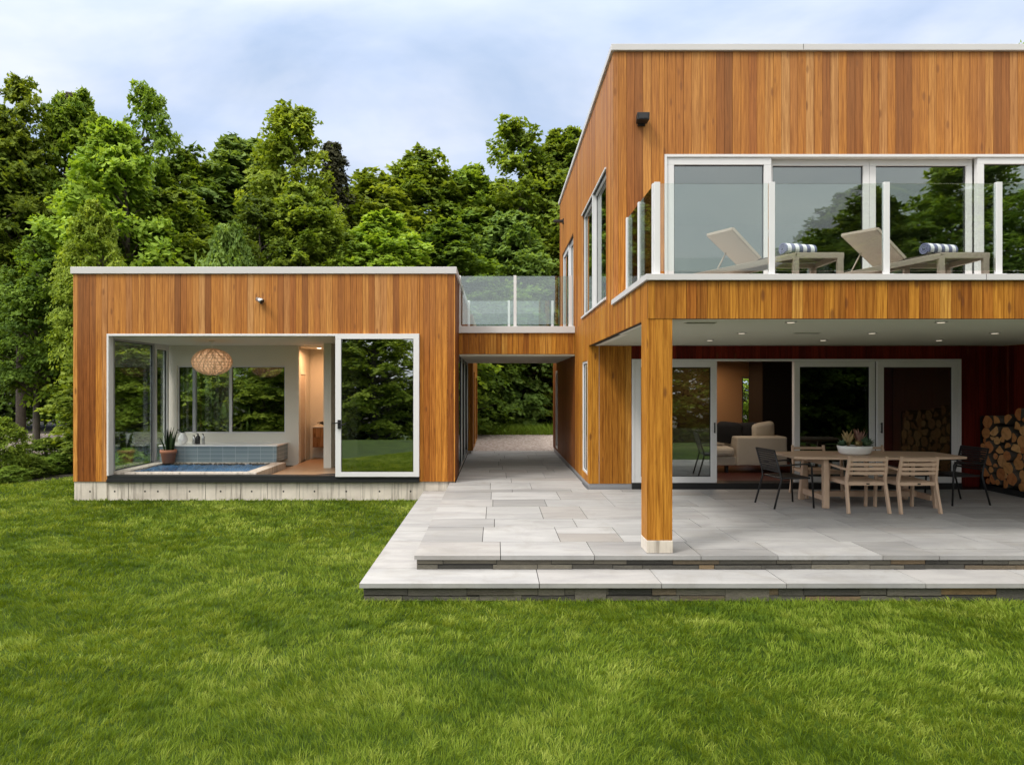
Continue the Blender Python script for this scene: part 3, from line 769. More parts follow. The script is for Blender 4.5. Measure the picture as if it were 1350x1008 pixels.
# side windows
window(hs, 'y', HX+.03, .07, W1[0], 10.8, W1[2], W1[3], .045, 'glass_win')
window(hs, 'y', HX+.03, .07, 10.802, W1[1], W1[2], W1[3], .045, 'glass_win')
c = MB(); c.box(HX-.03, HX+.03, W1[0]-.02, W1[1]+.02, W1[2]-.03, W1[2]); c.box(HX-.02, HX+.03, W1[0]-.02, W1[1]+.02, W1[3], W1[3]+.025); c.box(HX-.015,HX+.03,10.77,10.83,W1[2],W1[3]); c.build('window_trim', M['white'], hs)
window(hs, 'y', HX+.06, .07, W2[0], 14.7, W2[2], W2[3], .09, 'glass_win', name='sliding_door')
window(hs, 'y', HX+.03, .07, 14.702, W2[1], W2[2], W2[3], .09, 'glass_win', name='sliding_door')
window(hs, 'y', HX+.01, .07, W3[0], W3[1], W3[2], W3[3], .04, 'glass_win')
window(hs, 'y', HX-.01, .07, W4[0], W4[1], W4[2], W4[3], .06, 'glass_dark')
# porch doors: white frames on black track; second bay stands open
DX = [PX(833,YL), PX(945,YL), PX(1050,YL), PX(1157,YL), PX(1267,YL)]
c = MB(); c.box(DX[0], DX[4], YL-.012, YL+.2, 2.215, 2.249); c.box(DX[0], DX[0]+.05, YL-.012, YL+.2, .1, 2.215); c.box(DX[4]-.05, DX[4], YL-.012, YL+.2, .1, 2.215); c.build('opening_frame', M['white'], hs, .003)
c = MB(); c.box(DX[0], DX[4], YL-.03, YL+.25, -.1, .098); c.build('sliding_track', M['black'], hs)
window(hs, 'x', YL-.008, .065, DX[0]+.052, DX[1], .1, 2.213, .105, 'glass_dark', name='sliding_door', handle=DX[1]-.05)
window(hs, 'x', YL+.075, .065, DX[2], DX[3], .1, 2.213, .095, 'glass_porch', name='sliding_door')
window(hs, 'x', YL-.008, .065, DX[3], DX[4]-.052, .1, 2.213, .105, 'glass_porch', name='sliding_door', handle=DX[3]+.05)
window(hs, 'x', YL+.155, .06, DX[2]+.02, DX[3]-.02, .1, 2.213, .09, 'glass_porch', name='sliding_door')
# rooms behind the glass
c = MB()
c.box(HX+.2, 9.0, YL+.205, 16.2, 2.44, 2.52); c.box(HX+.2, HX+.3, 12.3, 16.2, .1, 2.44, 1)
for a, b, u, v, k in cuts(HX+.3, 9.0, .1, 2.44, [(6.04,6.32,.84,2.02)]): c.box(a, b, 16.0, 16.15, u, v, 1 if b < 6.6 else 1)
c.box(8.9, 9.0, YL+.205, 16.0, .1, 2.44, 1); c.box(5.97, 6.09, 14.6, 15.4, .1, 2.44, 2); c.box(6.09, 8.9, 14.6, 14.7, .1, 2.44, 2)
# upper room
c.box(HX+.2, HXR, 13.2, 13.3, 2.95, 6.0, 0); c.box(HX+.2, HXR, YU+.21, 13.2, 5.05, 5.15, 0); c.box(9.6, 9.7, YU+.21, 13.2, 2.95, 5.05, 0)
c.build('interior_wall', [M['plaster'], M['tan'], M['dark']], hs)
c = MB(); c.box(HX+.2, 9.0, YL+.255, 16.2, -.1, .1); c.build('interior_floor', M['dfloor'], hs)
c = MB(); c.box(HX+.2, HXR, YU+.21, 13.2, 2.88, 2.951); c.build('upper_floor', M['floor'], hs)
window(hs, 'x', 16.03, .05, 6.042, 6.318, .842, 2.018, .03, 'glass_clear')

# lamps on the walls
def flood(px, py, Y, label, side=False):
    x, z = PX(px,Y), PZ(py,Y)
    if side: x = HX
    t = thing('floodlight', label, 'light', (x,Y,z))
    c = MB(); c.box(x-.05,x+.05,Y-.03,Y,z-.07,z+.03); 
    if side: c = MB(); c.box(x-.03,x,Y-.05,Y+.05,z-.06,z+.06)
    c.build('bracket', M['black'], t)
    c = MB()
    if side: c.box(x-.24,x-.03,Y-.06,Y+.06,z-.02,z+.03)
    else: c.hexa([(x-.085,Y-.15,z-.035),(x+.085,Y-.15,z-.035),(x+.075,Y-.03,z-.05),(x-.075,Y-.03,z-.05),(x-.085,Y-.16,z+.06),(x+.085,Y-.16,z+.06),(x+.075,Y-.03,z+.06),(x-.075,Y-.03,z+.06)])
    c.build('lamp_head', M['black'], t, .006)
    if not side:
        c = MB(); c.box(x-.06,x+.06,Y-.1585,Y-.154,z-.02,z+.045); c.build('lens', M['black'], t)
flood(845,160,YU, 'black square floodlight high on the front wall near the corner')
flood(743,292,15.5, 'small dark bracket light on the side wall above the bridge', True)
# porch downlights
grid = {(3.28,7.25):'front row left, nearest the wooden column',(4.95,7.25):'front row right, above the outdoor dining table',
 (3.28,8.7):'middle row, left, above the open patio',(5.02,8.7):'middle row, centre',(6.66,8.7):'middle row, right, toward the firewood',
 (3.28,10.0):'back row left, before the first sliding door',(5.02,10.0):'back row centre, before the open doorway',(6.8,10.0):'back row right, before the last sliding door'}
proto = None
for (x,y), lab in grid.items():
    if not proto:
        proto = thing('recessed_light', 'x', 'light', (x,y,2.483), 'recessed lights in the porch ceiling')
        c = MB(); c.lathe([(.062,-.008),(.062,0)], (x,y,2.482), 20); c.build('trim_ring', M['steel'], proto)
        c = MB(); c.lathe([(.04,-.003),(.04,0)], (x,y,2.4735), 16); c.build('lens', M['lampdim'], proto); o = proto
    else: o = dup(proto, (x,y,2.483))
    o['label'] = 'round recessed light in the porch ceiling, '+lab
for x, y, lab in ((2.3,7.33,'long slot vent in porch ceiling beside the wooden column'),(4.15,8.7,'long slot vent in porch ceiling between two middle lights')):
    c = MB(); c.box(x-.17,x+.17,y-.04,y+.04,2.476,2.4825,0); 
    for k in range(3): c.box(x-.16,x+.16,y-.028+k*.024,y-.018+k*.024,2.4735,2.4757,1)
    tag(c.build('ceiling_vent', [M['soffit'], M['dark']]), lab, 'vent', 'slot vents in the porch ceiling')
# living room
sf = thing('sofa', 'cream upholstered sofa seen through the open porch door', 'sofa', (4.7,13.0,.1))
c = MB(); c.box(2.9,4.66,12.62,13.5,.24,.42); c.box(4.66,5.64,12.6,13.5,.24,.80); c.build('base', M['sofa'], sf, .03)
c = MB(); c.box(2.95,4.62,12.58,13.3,.425,.60); c.build('seat', M['sofa'], sf, .06)
c = MB(); c.box(2.9,4.7,13.3,13.55,.43,.92); c.build('backrest', M['sofa'], sf, .06)
for x in (3.0,4.5,5.5):
    c = MB(); c.box(x-.03,x+.03,12.7,12.76,.1,.24); c.build('leg', M['black'], sf)
from mathutils import Euler
for x,y,z,rx,rz,m,lab,ro in ((4.62,12.95,.86,.27,.22,'blackcloth','large black cushion leaning at left on the cream sofa',(.25,.1,.1)),
                    (4.98,13.0,.90,.24,.16,'blackcloth','low black cushion between the other two on the sofa',(.2,-.1,-.1)),
                    (5.30,12.95,.90,.24,.17,'sofa','rounded cream cushion on the end of the sofa',(.2,-.15,.15))):
    c = MB(); c.pillow((x,y,z), rx, .09, rz, .38, 24, rot=Euler(ro)); tag(c.build('cushion', M[m]), lab, 'cushion')
pl = thing('pendant_lamp', 'small pale cone pendant lamp seen dimly through the third porch door', 'lamp', (PX(1098,13.3),13.3,1.8))
x = PX(1098,13.3)
c = MB(); c.lathe([(.2,0),(.05,.10),(.03,.14)], (x,13.3,1.75), 20, cap0=False); c.build('lamp_shade', M['ceramic'], pl)
c = MB(); c.tube([(x,13.3,1.885),(x,13.3,2.44)], .005, 6); c.build('cord', M['black'], pl)
ld = thing('ceiling_downlight', 'lit downlight in the living room ceiling just inside the open door', 'light', (4.2,12.2,2.44))
c = MB(); c.lathe([(.06,-.01),(.06,0)], (PX(953,12.2),12.2,2.439), 18); c.build('trim_ring', M['white'], ld)
c = MB(); c.lathe([(.045,-.004),(.045,0)], (PX(953,12.2),12.2,2.428), 18); c.build('lens', M['lamp'], ld)
spot('downlight_lamp', (4.85,15.2,2.40), 9, (1,.58,.30), parent=ld)
spot('downlight_lamp', (PX(953,12.2),12.2,2.415), 9, (1,.80,.60), .09, parent=ld)

# ================================================================== LOUNGERS, TOWELS
LY, LW = 7.35, .62
def lounger(x0, label):
    z0 = 2.945
    t = thing('sun_lounger', label, 'sun lounger', (x0,LY,z0), 'sun loungers on the balcony')
    P = [(-1.16,.085),(0,.325),(.53,.325)]
    for yy in (LY, LY+LW):
        c = MB()
        for (a,az),(b,bz) in zip(P, P[1:]): c.bar((x0+a-.01,yy,z0+az-.03),(x0+b+.01,yy,z0+bz-.03), .035, .062)
        c.build('side_rail', M['taupe'], t, .004)
        for lx, top in ((.0,.29),(.50,.29)):
            c = MB(); c.box(x0+lx-.035, x0+lx+.03, yy-.02, yy+.02, z0+.004, z0+top); c.build('leg', M['taupe'], t)
        c = MB(); c.box(x0-1.13, x0-1.07, yy-.02, yy+.02, z0+.004, z0+.06); c.build('leg', M['taupe'], t)
    c = MB(); c.bar((x0+.525,LY+.02,z0+.295),(x0+.525,LY+LW-.02,z0+.295),.04,.06); c.bar((x0-1.15,LY+.02,z0+.06),(x0-1.15,LY+LW-.02,z0+.06),.04,.05); c.build('cross_rail', M['taupe'], t)
    c = MB(); h = (-.39,.252)
    c.hexa([(x0+h[0],LY+.02,z0+h[1]),(x0,LY+.02,z0+.322),(x0,LY+LW-.02,z0+.322),(x0+h[0],LY+LW-.02,z0+h[1]),(x0+h[0],LY+.02,z0+h[1]+.014),(x0,LY+.02,z0+.336),(x0,LY+LW-.02,z0+.336),(x0+h[0],LY+LW-.02,z0+h[1]+.014)])
    c.box(x0,x0+.505,LY+.02,LY+LW-.02,z0+.326,z0+.338); c.build('seat_sling', M['slingd'], t)
    c = MB(); a = Vector((x0-.39,0,z0+.27)); b = Vector((x0-.75,0,z0+.625)); ym = LY+LW/2
    d = (b-a)
    for yy, e_, f_ in ((LY+.03,.05,-.02), (LY+LW-.03,-.05,.04)): c.bar((a.x,yy,a.z),(b.x+e_,yy,b.z+f_),.028,.03)
    c.bar((b.x+.05,LY+.03,b.z-.02),(b.x-.05,LY+LW-.03,b.z+.04),.028,.03); bf = c.build('backrest_frame', M['taupe'], t)
    c = MB(); n = Vector((-d.z,0,d.x)).normalized()*.018
    q = [Vector((a.x,LY+.035,a.z)),Vector((b.x+.05,LY+.035,b.z-.02)),Vector((b.x-.05,LY+LW-.035,b.z+.04)),Vector((a.x,LY+LW-.035,a.z))]
    c.hexa([p-n for p in q]+[p+n for p in q]); c.build('backrest_sling', M['sling'], bf)
    c = MB()
    for yy in (LY+LW-.06,): c.tube([(x0-.58,yy,z0+.46),(x0-.72,yy,z0+.19)], .009, 6)
    c.build('strut', M['taupe'], t); return t
l1 = lounger(3.38, 'beige sling sun lounger at the left end of the balcony')
l2 = dup(l1, (5.02,LY,2.945), label='beige sling sun lounger to the right, further from the balcony corner')
def towel(x, label):
    c = MB(); th, turns, L = .020, 2.6, .42; pts = []
    N = 60
    for i in range(N+1):
        a = turns*2*math.pi*i/N; r = .012+ .064*i/N; pts.append((r, a))
    for x0, x1 in ((-L/2, L/2),):
        ring = []
        for r, a in pts:
            ring.append(((r-th*.42)*math.cos(a), (r-th*.42)*math.sin(a), (r+th*.42)*math.cos(a), (r+th*.42)*math.sin(a)))
        for p, q in zip(ring, ring[1:]):
            c.hexa([(x0,p[0],p[1]),(x1,p[0],p[1]),(x1,q[0],q[1]),(x0,q[0],q[1]),(x0,p[2],p[3]),(x1,p[2],p[3]),(x1,q[2],q[3]),(x0,q[2],q[3])])
    o = c.build('rolled_towel', M['towel']); o.location = (x, LY+.24, 2.945+.338+.070); o.rotation_euler = (0,0,math.radians(14)); o.scale = (.98,.9,.9)
    return tag(o, label, 'towel', 'rolled towels on the loungers')
towel(3.38+.13, 'rolled blue and white striped towel on the left lounger')
towel(5.02+.13, 'rolled blue and white striped towel on the right lounger')

# ================================================================== DINING SET, FIREWOOD
tb = thing('dining_table', 'long grey teak outdoor dining table with tapered ends under the porch', 'table', (5.6,9.85,0))
TXL, TXR, TYF, TYB = 4.34, 6.86, 9.36, 10.34
c = MB(); pr = []
for i in range(21):
    u = i/20; x = TXL+(TXR-TXL)*u; hw = .36+.13*math.sin(math.pi*u)**.7; pr.append((x,hw))
ymid = (TYF+TYB)/2; npl = 7
for k in range(npl):                                  # planks running the length
    f0 = -1+2*k/npl; f1 = -1+2*(k+1)/npl
    for (xa,ha),(xb,hb) in zip(pr, pr[1:]):
        g_ = .0015
        c.hexa([(xa,ymid+ha*f0+g_,.715),(xb,ymid+hb*f0+g_,.715),(xb,ymid+hb*f1-g_,.715),(xa,ymid+ha*f1-g_,.715),(xa,ymid+ha*f0+g_,.748),(xb,ymid+hb*f0+g_,.748),(xb,ymid+hb*f1-g_,.748),(xa,ymid+ha*f1-g_,.748)], 0, k/npl)
c.build('tabletop', M['teak'], tb)
for xx in (4.82, 6.38):
    for s in (-1,1):
        c = MB(); c.bar((xx+(-.03 if xx<5 else .03),ymid+s*.38,0),(xx,ymid+s*.30,.714),.085,.06,0,R.random(),up=(0,1,0),w2=.07,h2=.09); c.build('leg', M['teak'], tb, .006)
c = MB()
for xx in (4.82,6.38): c.box(xx-.035,xx+.035,ymid-.26,ymid+.26,.62,.712)
c.box(4.856,6.344,ymid-.03,ymid+.03,.11,.19); c.box(4.79,4.855,ymid-.33,ymid+.33,.10,.18); c.box(6.345,6.41,ymid-.33,ymid+.33,.10,.18); c.build('stretcher', M['teak'], tb)

def wood_chair(label):
    t = thing('armchair', label, 'chair', (0,0,0), 'chairs round the dining table')
    w_ = .27
    for s in (-1,1):
        c = MB(); tt = R.random()
        c.bar((s*(w_+.015),-.33,0),(s*w_,-.24,.44),.034,.05,0,tt,up=(0,1,0)); c.bar((s*w_,-.24,.44),(s*(w_-.015),-.31,.795),.034,.05,0,tt,up=(0,1,0),h2=.034); c.build('leg', M['teak'], t, .004)
        c = MB(); c.bar((s*(w_+.01),.25,0),(s*(w_+.01),.22,.625),.034,.045,0,R.random(),up=(0,1,0)); c.build('leg', M['teak'], t, .004)
        c = MB(); c.bar((s*(w_+.01),-.27,.61),(s*(w_+.02),.27,.638),.05,.024,0,R.random()); c.build('armrest', M['teak'], t, .004)
    c = MB()
    for k in range(6): c.box(-w_+.02,w_-.02,-.235+k*.08,-.16+k*.08,.425-.006*(5-k)*.5,.445-.006*(5-k)*.5,0,R.random())
    st = c.build('seat', M['teak'], t, .003)
    c = MB(); c.box(-w_+.02,w_-.02,-.262,-.2365,.385,.432); c.box(-w_+.02,w_-.02,.215,.24,.385,.432)
    c.box(-w_-.002,-w_+.018,-.22,.22,.385,.43); c.box(w_-.018,w_+.002,-.22,.22,.385,.43); c.build('seat_frame', M['teak'], t)
    c = MB(); c.box(-.0,.045,-.2655,-.2625,.398,.418); c.build('tag', M['dark'], st)
    c = MB()
    for k in range(4):
        z = .555+k*.064; y = -.265-.045*(z-.57)/.2
        c.bar((-w_+.02,y,z),(0,y-.012,z),.018,.042,0,R.random()); c.bar((0,y-.012,z),(w_-.02,y,z),.018,.042,0,R.random())
    c.build('backrest', M['teak'], t, .002); return t
wc = wood_chair('grey teak armchair with its back to the camera, directly before the planter bowl')
wc.location = (5.03,9.42,0)
wc.location = (PX(1130,9.35),9.38,0)
dup(wc, (PX(1193.5,9.35),9.36,0), .05, 'grey teak armchair with its back to the camera, nearer the firewood')
dup(wc, (PX(1077,10.55)+.0,10.55,0), math.pi, 'grey teak armchair facing the camera behind the left half of the table')
dup(wc, (PX(1150,10.6)+.05,10.58,0), math.pi-.05, 'grey teak armchair mostly hidden behind the planter bowl')
def black_chair(label):
    t = thing('armchair', label, 'chair', (0,0,0), 'chairs round the dining table')
    for s in (-1,1):
        c = MB(); c.tube([(s*.27,-.34,0),(s*.26,-.22,.43),(s*.25,-.24,.52),(s*.25,-.33,.84)], .014, 8); c.build('leg', M['black'], t)
        c = MB(); c.tube([(s*.27,.27,0),(s*.265,.24,.60),(s*.265,.22,.632),(s*.26,.15,.64)], .014, 8); c.build('leg', M['black'], t)
        c = MB(); c.bar((s*.26,-.265,.62),(s*.265,.22,.645),.045,.018); c.build('armrest', M['black'], t, .004)
    c = MB(); c.box(-.245,.245,-.21,.235,.42,.445); c.build('seat', M['black'], t, .008)
    c = MB(); 
    for k in range(9):
        z = .53+k*.034; y = -.245-.09*(z-.53)/.3
        c.bar((-.24,y,z),(.24,y,z),.008,.026)
    c.bar((-.25,-.33,.835),(.25,-.33,.835),.028,.028); c.build('backrest', M['black'], t); return t
bc = black_chair('black metal armchair at the left head of the table')
bc.location = (PX(1035,9.75),9.72,0); bc.rotation_euler = (0,0,-math.pi/2+.12)
dup(bc, (PX(1240,10.0)+.18,9.95,0), math.pi/2+.1, 'black metal armchair at the right head of the table by the firewood')
# planter
bx_, by_ = PX(1128.5,9.75), 9.78
pb = thing('planter_bowl', 'white oval bowl of succulents in the middle of the table', 'planter', (bx_,by_,.748))
c = MB(); c.lathe([(.19,.002),(.235,.03),(.25,.09),(.262,.135),(.248,.135),(.236,.11)], (bx_,by_,.748), 36, 0, .5, sy=.62); c.build('bowl', M['ceramic'], pb)
c = MB(); c.lathe([(.235,.0),(.2,.012)], (bx_,by_,.855), 30, sy=.6); c.build('potting_soil', M['soil'], pb)
M['peach'] = leafm('peach_leaves', (.30,.20,.10), (.55,.42,.22), .05); M['pinkl'] = leafm('pink_leaves', (.26,.12,.10), (.50,.32,.26), .05)
def rosette(x, y, z, n, L, wdt, tilt, name, mt='succ'):
    c = MB()
    for k in range(n):
        a = 2.4*k; f = k/n; e = tilt*(1-f)+1.35*f; l = L*(.75+.4*R.random())
        d = Vector((math.cos(a)*math.cos(e), math.sin(a)*math.cos(e), math.sin(e))); s_ = Vector((-math.sin(a), math.cos(a), 0)); p = Vector((x,y,z))
        t_ = R.random(); u = s_.cross(d)
        A, B, C_, D_ = p-s_*wdt*.3, p+d*l*.6-s_*wdt*.5+u*-.004, p+d*l, p+d*l*.6+s_*wdt*.5+u*-.004
        c.quad([A, p+s_*wdt*.3, D_, C_, B], 0, t_); c.quad([A-u*.008, B-u*.008, C_, D_-u*.008, p+s_*wdt*.3-u*.008], 0, t_*.6)
    c.build(name, M[mt], pb)
rosette(bx_-.10,by_,.88,22,.23,.05,.95,'succulent','peach'); rosette(bx_+.08,by_+.02,.88,20,.25,.04,1.0,'succulent','pinkl'); rosette(bx_+.13,by_-.03,.87,22,.17,.045,.6,'succulent')
rosette(bx_-.19,by_,.875,18,.11,.05,.2,'succulent'); rosette(bx_+.18,by_-.02,.875,30,.13,.035,.1,'succulent'); rosette(bx_,by_-.1,.88,20,.09,.05,.1,'succulent','peach'); rosette(bx_+.12,by_-.09,.88,16,.10,.05,.2,'succulent')
# firewood: rack, then each log on its own
SX, LOGL = 8.36, .5
rk = thing('firewood_rack', 'low black firewood rack against the shaded porch wall', 'rack', (8.6,10.3,0))
c = MB(); c.box(SX+.03,SX+.48,9.2,11.28,.05,.09); c.box(SX+.03,SX+.07,9.2,11.28,.0,.05); c.box(SX+.44,SX+.48,9.2,11.28,.0,.05); c.build('base', M['black'], rk)
for yy in (9.19,11.29):
    c = MB(); c.bar((SX+.05,yy,.0),(SX+.05,yy,1.25),.03,.02); c.bar((SX+.46,yy,.0),(SX+.46,yy,1.25),.03,.02); c.bar((SX+.05,yy,1.25),(SX+.46,yy,1.25),.02,.03); c.build('end_frame', M['black'], rk)
def log_mesh(kind, seed):
    r_ = random.Random(seed); c = MB(); n = 14 ; prof = []
    for k in range(n):
        a = 2*math.pi*k/n; r = 1+.08*r_.uniform(-1,1)
        y, z = r*math.cos(a), r*math.sin(a)
        if kind == 1: z = max(z, -.15)            # half-round
        if kind == 2: z = max(z, -.2); y = max(y, -.25)     # quarter
        prof.append((y, z))
    my = sum(p[0] for p in prof)/n; mz = sum(p[1] for p in prof)/n
    prof = [((y-my)*.1, (z-mz)*.1) for y, z in prof]
    e = r_.uniform(-.1,.1)
    for k in range(n):
        p, q = prof[k], prof[(k+1)%n]
        c.quad([(0,*p),(0,*q),(LOGL,q[0],q[1]+e*.1),(LOGL,p[0],p[1]+e*.1)][::-1], 0, .5, kind == 0)
    c.quad([(0,*p) for p in prof], 1, .5); c.quad([(LOGL,p[0],p[1]+e*.1) for p in prof][::-1], 1, .5)
    o = c.build('firewood_log', [M['bark'], M['logend']]); return o
protos = [log_mesh(k % 3 if k % 5 else 0, 40+k) for k in range(7)]
used = set(); rl = random.Random(77); placed = []
def try_place(y, z, r):
    for (a, b, q) in placed:
        if (a-y)**2+(b-z)**2 < ((q+r)*.93)**2: return False
    return True
cands = []
for r0, tries in ((.10,500),(.09,1500),(.078,2500),(.066,4000),(.05,7000)):
    for _ in range(tries):
        y = rl.uniform(9.25+r0, 11.26-r0); z = rl.uniform(.095+r0, 1.32-r0*.4+.06*math.sin(y*5)); r = r0*rl.uniform(.94,1.04)
        if try_place(y, z, r): placed.append((y,z,r))
for y, z, r in placed:
    k = rl.randrange(7)
    o = protos[k] if k not in used else protos[k].copy()
    if k in used: COL.objects.link(o)
    used.add(k)
    o.location = (SX+rl.uniform(-.02,.05), y, z); s = r/.094; o.scale = (1, s, s); o.rotation_euler = (rl.uniform(0,6.28),0,0)
    tag(o, 'split log with its cut end showing in the firewood stack by the porch wall', 'log', 'logs in the firewood stack')

# ================================================================== TREES
def leaf_mesh(name, C, N, S, T, mt, asp=.62):
    C = np.asarray(C, np.float32); N = np.asarray(N, np.float32); S = np.asarray(S, np.float32)
    n = len(C); rg_ = np.random.default_rng(n)
    N /= np.linalg.norm(N, axis=1, keepdims=True)+1e-9
    a = rg_.normal(size=(n,3)).astype(np.float32); U = np.cross(N, a); U /= np.linalg.norm(U, axis=1, keepdims=True)+1e-9
    V = np.cross(N, U); s = S[:,None]
    fold = N*s*.16
    P = np.stack([C-U*s*.5, C+V*s*asp*.5-fold, C+U*s*.5, C-V*s*asp*.5-fold], 1).reshape(-1,3)
    me = bpy.data.meshes.new(name); me.vertices.add(n*4); me.vertices.foreach_set('co', P.ravel())
    me.loops.add(n*4); me.loops.foreach_set('vertex_index', np.arange(n*4, dtype=np.int32))
    me.polygons.add(n); me.polygons.foreach_set('loop_start', np.arange(0,n*4,4,dtype=np.int32)); me.polygons.foreach_set('loop_total', np.full(n,4,np.int32))
    me.materials.append(mt); at = me.attributes.new('tone','FLOAT','FACE'); at.data.foreach_set('value', np.asarray(T,np.float32))
    me.update(calc_edges=True); me.validate(); return me
def make_tree(seed, kind, nspray=260, per=85, H=10., Rad=2.6, z0=.5, leaf=.19):
    """one prototype tree: trunk with limbs, crown of drooping leaf sprays"""
    g = np.random.default_rng(seed); Cs=[];Ns=[];Ss=[];Ts=[]
    tr = MB(); top = H*({'spire':.90,'multi':.78}.get(kind,.86)); wob = g.normal(size=(2,))*.25
    tp = [(wob[0]*math.sin(2*u), wob[1]*math.sin(2.6*u), top*u) for u in np.linspace(0,1,9)]
    tr.tube(tp, [.17*(1-u)**.8+.02 for u in np.linspace(0,1,9)], 9)
    lob = g.uniform(0,6.28,6); am = g.uniform(.08,.22,6)
    leaders = [(0,0,1.0)]
    if kind == 'multi': leaders = [(0,0,1.0),(g.uniform(.5,1.1),g.uniform(-.6,.6),.9),(g.uniform(-1.1,-.5),g.uniform(-.6,.6),.84)]
    for i in range(nspray):
        u = g.random()**(.9 if kind != 'spire' else 1.15)
        az = g.uniform(0,6.283)
        ld = leaders[g.integers(len(leaders))]; Hh = H*ld[2]
        if kind == 'spire': prof = (1-u)**.9*.95+.05
        elif kind == 'column': prof = math.sin(math.pi*min(1,(u*.80+.17)))**.7
        else: prof = math.sin(math.pi*(u*.86+.12))**.75*(1.05-.35*u)
        lobe = 1+sum(am[k]*math.sin((k+1)*az+lob[k]+u*7*(k%3)) for k in range(6))*.6
        rr = Rad*prof*lobe*(g.uniform(.35,1.0)**.45)
        z = z0+(Hh-z0-.3)*u
        cx, cy = rr*math.cos(az)+ld[0]*u, rr*math.sin(az)+ld[1]*u
        up = (.75*u-.28) if kind != 'spire' else -.25
        d = np.array([math.cos(az), math.sin(az), up+g.normal()*.15]); d /= np.linalg.norm(d)
        side = np.array([-math.sin(az), math.cos(az), g.normal()*.15]); upv = np.cross(d, side); upv /= np.linalg.norm(upv)
        if upv[2] < 0: upv = -upv
        L = g.uniform(.7,1.35)*(.55+.5*prof); Wd = L*g.uniform(.45,.8)
        if kind == 'spire': L *= .85; Wd *= .6
        n = int(per*(.6+.8*g.random()))
        s = g.uniform(-.55,.5,n); uu = g.normal(size=n)*.33*(1-.55*np.abs(s)); vv = g.normal(size=n)*.13
        pos = np.array([cx,cy,z])+np.outer(s*L,d)+np.outer(uu*Wd*1.5,side)+np.outer(vv*L*.6,upv)
        pos[:,2] -= .30*L*(uu**2*3+np.maximum(s,0)**2*1.4)
        nn = upv[None]*1.0+d[None]*.45+np.outer(uu*1.3,side)+g.normal(size=(n,3))*.42
        Cs.append(pos); Ns.append(nn); Ss.append(leaf*(.6+.7*g.random(n))); Ts.append(np.clip(g.normal(size=n)*.2+.5+.22*g.normal(),0,1))
        if i % 4 == 0:
            zb = max(.3, z-abs(rr)*.55); 
            tr.tube([(wob[0]*math.sin(2*zb/top)+ld[0]*.3*u, wob[1]*math.sin(2.6*zb/top), zb), (cx*.55,cy*.55,z-rr*.18), (cx,cy,z)], [.045,.028,.008], 5, cap=False)
    me = leaf_mesh('crown', np.concatenate(Cs), np.concatenate(Ns), np.concatenate(Ss), np.concatenate(Ts), M['leaf'])
    r = bpy.data.objects.new('tree', None); r.empty_display_size = .2
    t_ = tr.build('trunk', M['bark']); COL.objects.unlink(t_); t_.parent = r
    c_ = bpy.data.objects.new('crown', me); c_.parent = r
    return r, H, Rad
PR = {}
PR['round1'] = make_tree(1,'round',330,90); PR['round2'] = make_tree(2,'round',330,90); PR['multi'] = make_tree(3,'multi',340,85)
PR['column'] = make_tree(4,'column',260,90,10,1.7); PR['spire'] = make_tree(5,'spire',420,60,10,1.6,.5,.13); PR['round3'] = make_tree(6,'round',300,95,10,2.6,.4,.22)
PR['high'] = make_tree(8,'round',300,90,10,2.5,3.6,.19); PR['high2'] = make_tree(9,'multi',300,90,10,2.5,3.2,.19)
PR['low'] = make_tree(7,'round',170,95,4,2.2,.25,.17)
def tree(name, pr, x, y, H, Rad, lab, cat, mt, rz, grp=None, zb=None):
    r, h0, r0 = PR[pr]; Rad = Rad*(1.32 if name.endswith('tree') and pr not in ('spire','low','high','high2') else 1.1)
    o = dup(r, (x, y, zb if zb is not None else -.42), rz, lab, (Rad/r0, Rad/r0, H/h0))
    o.name = name; tag(o, lab, cat, grp)
    for ch in o.children:
        if ch.data.name.startswith('crown'):
            ch.material_slots[0].link = 'OBJECT'; ch.material_slots[0].material = M[mt]
    return o
rt = random.Random(9)
